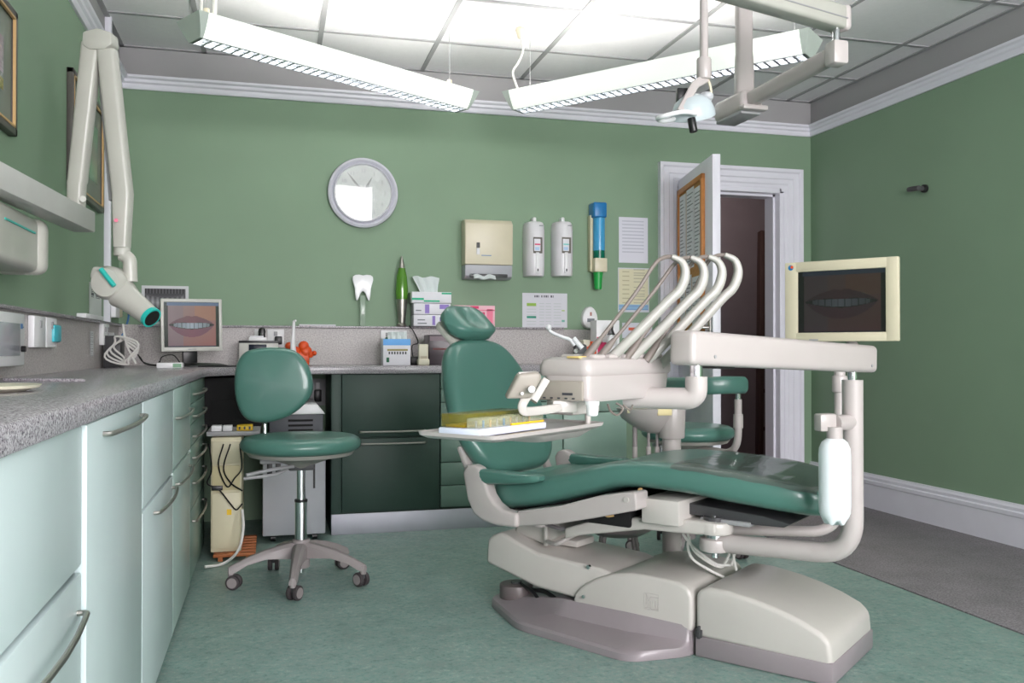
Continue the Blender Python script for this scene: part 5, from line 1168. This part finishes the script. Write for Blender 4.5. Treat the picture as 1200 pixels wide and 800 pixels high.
m = MB(); m.loft([rrect(.20, tl-.03, .04, tw-.04, .03, -.018), rrect(.16, tl-.01, .02, tw-.02, .03, -.002)], CREAM, True, tM); pR = tM @ Vector((tl-.03, .03, .005)); pr2 = D(706, 470, 1.95); m.tube([pR, pR+Vector((0, 0, .09))], .0065, CREAMG, 10); dp(m, 'tray_support')
m = MB(); c_ = D(694, 478, 1.80); m.lathe([(.009, -.016), (.0115, -.014), (.0125, .006), (.0145, .006), (.0145, .014), (0, .014)], WPLAST, T(c_)); dp(m, 'white_cup')
m = MB()
for pts in (((712, 473), (716, 482), (724, 486), (730, 478), (722, 472)), ((676, 478), (683, 473), (690, 475)), ((730, 474), (738, 480), (742, 474))): m.tube(spline([D(x, y, 1.95) for x, y in pts]), .0025, HOSE, 6)
dp(m, 'cable')
# water bottle
bt_ = D(978, 500, 2.42)
m = MB(); m.box(D(962, 506, 2.41), D(985, 485, 2.41)+Vector((0, .05, 0)), CREAM, .006); m.tube([D(978, 495.5, 2.44), D(1000, 494, 2.5)], [.022, .022], CREAM, 16); m.cyl((bt_.x, bt_.y, D(978, 517, 2.42).z), bt_, .021, CREAM); dp(m, 'bottle_holder')
zt_b, zb_b = D(978, 513, 2.42).z, D(978, 612, 2.42).z; hb = zt_b-zb_b
rings = []
for f, r_ in ((0, .020), (.02, .026), (.05, .034), (.12, .0405), (.2, .042), (.8, .042), (.88, .041), (.94, .036), (.985, .028), (1.0, .018)):
    rings.append([((r_*(1+.0*math.cos(5*a)))*math.cos(a), r_*math.sin(a), -hb*f-(.006*math.cos(5*a) if f > .97 else 0)) for a in [2*PI*k/40 for k in range(40)]])
m = MB(); m.loft(rings, BOTTLE, True, T((bt_.x, bt_.y, zt_b))); dp(m, 'water_bottle')
# trailing cables under the boom
m = MB()
for pts in (((806, 625), (812, 643), (828, 657), (845, 664), (852, 655), (858, 640)), ((808, 628), (806, 640), (812, 655), (832, 668), (850, 677)), ((800, 625), (812, 640), (838, 660), (856, 662)), ((859, 640), (860, 655), (863, 668)), ((864, 640), (860, 652), (857, 662))):
    m.tube(spline([D(x, y, 2.86+.004*i) for i, (x, y) in enumerate(pts)], 6), .0045, WHOSE, 8)
m.box(D(848, 642, 2.85), D(866, 634, 2.85)+Vector((0, .03, 0)), CREAM, .004); m.box(D(862, 643, 2.84), D(867, 632, 2.84)+Vector((0, .02, 0)), BLACK, .002)
lone(m, 'cable_bundle', 'bundle of pale cables looping down from the boom pivot to the base', 'cable')
# bur box on the tray
bb_ = thing('bur_box', 'yellow and clear instrument box with white base lying on the tray', 'instrument box', tM @ Vector((.13, .09, .01)))
m = MB(); m.box((.0, .035, .0105), (.225, .135, .024), mat('bluish white plastic', (214, 218, 236), .3), .003, tM); put(m, 'base', bb_)
m = MB(); m.box((.004, .075, .0245), (.20, .132, .050), AMBER, .003, tM); put(m, 'amber_case', bb_, label='amber transparent case')
m = MB(); m.box((.004, .040, .0245), (.105, .070, .044), CLEARP, .003, tM); m.box((.11, .040, .0245), (.165, .070, .044), CLEARP, .003, tM); m.box((.168, .040, .0245), (.222, .070, .044), CLEARP, .003, tM); put(m, 'clear_case', bb_)
m = MB(); m.box((.11, .039, .0242), (.222, .045, .028), YELLOW, .001, tM); m.box((.01, .08, .0242), (.19, .125, .029), YELLOW, .001, tM); put(m, 'yellow_insert', bb_)
m = MB()
for k in range(9): m.cyl((.015+.022*k, .055, .0245), (.015+.022*k, .055, .038), .0022, [GREYP, BLUE, GILT][k % 3], M=tM, seg=8)
put(m, 'bur', bb_)

# ------------------------------------------------------------------ patient monitor on its own post
mp = D(984, 445, 2.9); Lm, Rm = D(919.5, 352, 3.03), D(1053, 352, 2.80)
xv = Rm-Lm; xv.z = 0; ctr = (D(919.5, 352.5, 3.03)+D(1053, 351.5, 2.80))/2
M = frame(ctr, xv, (0, 0, 1))
pm = monitor('patient_monitor', 'cream framed monitor with dim mouth picture on a tubular post by the right wall', M, xv.length, .268, .03, .06, BEIGE2, SCREENP, bz=(.044, .040, .034, .030))
m = MB(); m.cyl((-xv.length/2+.022, .134-.018, 0), (-xv.length/2+.022, .134-.018, .0012), .009, BLUE, M=M); m.cyl((-xv.length/2+.026, .134-.016, 0.0006), (-xv.length/2+.026, .134-.016, .0018), .005, ORANGE, M=M); m.box((-.10, -.131, 0), (-.07, -.126, .001), GREYP, 0, M); put(m, 'logo', pm, label='small round blue and orange logo')
m = MB(); pb2 = CHM @ Vector((-.45, .06, .34)); pp = Vector((mp.x, mp.y, .345))
m.tube(fillet([pb2, pp, Vector((mp.x, mp.y, .93))], .10, 10), .0175, CREAM, 20); m.cyl((mp.x, mp.y, .80), (mp.x, mp.y, .855), .024, CREAM, bev=.004); m.cyl(pb2-Vector((0, 0, .03)), pb2+Vector((0, 0, .06)), .03, CREAM); put(m, 'post', pm)
m = MB(); bq = D(1018, 420, 2.86); m.box(D(1000, 430, 2.86), D(1034, 411, 2.86)+Vector((0, .05, 0)), CREAMG, .004); m.box(D(1012, 431, 2.85), D(1029, 420, 2.85)+Vector((0, .05, 0)), WPLAST, .003)
m.tube([Vector((mp.x, mp.y, .92)), D(1010, 420, 2.9)], .014, CREAM, 12); m.tube([D(1010, 418, 2.92), M @ Vector((0, -.1, -.05))], .014, CREAM, 12); put(m, 'mount_bracket', pm)

# ------------------------------------------------------------------ spittoon column beyond the chair
so = thing('spittoon_unit', 'cream cuspidor column with instrument holders behind the patient chair', 'spittoon unit', CHM @ Vector((-.67, .46, 0)))
d6 = 3.42
cc = D(787, 500, d6)
m = MB(); m.cyl((cc.x, cc.y, .1), (cc.x, cc.y, D(787, 513, d6).z), .036, CREAM); m.lathe([(.14, .0), (.14, .03), (.10, .07), (.04, .12), (0, .12)], CREAMG, T((cc.x, cc.y, 0))); put(m, 'column', so)
m = MB(); m.cyl((cc.x, cc.y, D(787, 513, d6).z), (cc.x, cc.y, D(787, 474, d6).z), .05, CREAM, .054, bev=.004)
bcx = D(757, 500, d6+.02); zt6, zm6, zb6 = D(0, 478, d6).z, D(0, 490, d6).z, D(0, 505, d6).z
m.loft([[(bcx.x+(cc.x-bcx.x)*f+r_*math.cos(a)*1.1, bcx.y+r_*math.sin(a), z) for a in [2*PI*k/28 for k in range(28)]] for f, r_, z in ((.55, .03, zb6-.01), (.4, .05, zb6), (.25, .075, (zm6+zb6)/2), (.1, .095, zm6), (0, .105, zt6), (0, .098, zt6))], CREAM); put(m, 'cuspidor_bowl', so)
m = MB(); a6, b6 = D(735, 484, d6-.06), D(768, 479, d6-.06); m.box(a6, b6+Vector((0, .03, 0)), mat('olive beige bar', (180, 176, 140), .4), .002); a6, b6 = D(771, 487, d6-.08), D(790, 479, d6-.08); m.box(a6, b6+Vector((0, .03, 0)), mat('pale cream block', (226, 210, 160), .5), .003); put(m, 'switch_bar', so)
for k, px in enumerate((744, 760, 770)):
    m = MB(); a6 = D(px, 502, d6+.02); m.cyl(a6+Vector((0, 0, .01)), a6-Vector((0, 0, .12)), (.009, .006, .006)[k], TAUPE2); m.cyl(a6-Vector((0, 0, .07)), a6-Vector((0, 0, .12)), .010, CREAM); put(m, 'suction_tip', so)
m = MB(); m.tube(spline([D(673, 405, d6+.2), D(668, 398, d6+.2), D(660, 395, d6+.2), D(646, 389, d6+.2), D(643, 384, d6+.2)]), .007, WPLAST, 10); m.ball(D(643, 383.5, d6+.2), .0125, WPLAST); m.tube([D(672, 396, d6+.2), D(682, 408, d6+.2)], [.010, .012], WPLAST, 10)
m.box(D(674, 418, d6+.2), D(690, 403, d6+.2)+Vector((0, .05, 0)), DGREY, .01); m.cyl(D(675, 411, d6+.15), D(675, 411, d6+.2), .009, CHROME); m.box(D(676, 450, d6+.2), D(740, 417, d6+.2)+Vector((0, .10, 0)), CREAM, .02)
m.tube(fillet([D(700, 440, d6+.24), D(757, 470, d6+.2), D(787, 484, d6)], .05), .02, CREAM, 12); put(m, 'cup_filler', so, label='white angled filler spout')
# foot control behind the chair
fc_ = D(725, 650, 3.75); fc_.z = 0
ft = thing('foot_pedestal', 'grey round pedestal on short legs seen beneath the patient chair', 'pedestal', fc_)
m = MB(); m.lathe([(.0, .16), (.10, .165), (.145, .19), (.15, .205), (.14, .21), (0, .212)], TAUPE2, T((fc_.x, fc_.y, 0))); put(m, 'top', ft)
for k in range(4):
    a = k*PI/2+.5; m = MB(); m.tube([(fc_.x+.09*math.cos(a), fc_.y+.09*math.sin(a), .17), (fc_.x+.12*math.cos(a), fc_.y+.12*math.sin(a), .001)], .009, TAUPE2, 8); put(m, 'leg', ft)

# light added out of view beyond the door to brighten the black corridor
cl = thing('corridor_fill_light', 'small round light added out of view to brighten the corridor', 'ceiling light', (3.3, 5.95, ZC-.08))
m = MB(); m.lathe([(.11, 0), (.12, .03), (.09, .079), (0, .079)], mat('corridor fill glow', (255, 236, 224), .5, emit=100), T((3.3, 5.95, ZC-.08))); put(m, 'fill_light_body', cl)
# ------------------------------------------------------------------ daylight and view
w = bpy.data.worlds.new('overcast sky'); SC.world = w; w.use_nodes = True
bg = w.node_tree.nodes['Background']; bg.inputs['Color'].default_value = (1, .955, .985, 1); bg.inputs['Strength'].default_value = 24.5
SC.view_settings.view_transform = 'Standard'; SC.view_settings.look = 'None'; SC.view_settings.gamma = 1; SC.view_settings.use_curve_mapping = False
SC.view_settings.exposure = 0
SC.cycles.max_bounces = 10; SC.cycles.diffuse_bounces = 6; SC.cycles.glossy_bounces = 4; SC.cycles.transmission_bounces = 6; SC.cycles.sample_clamp_indirect = 6
SC.cycles.caustics_reflective = False; SC.cycles.caustics_refractive = False; SC.cycles.use_denoising = True
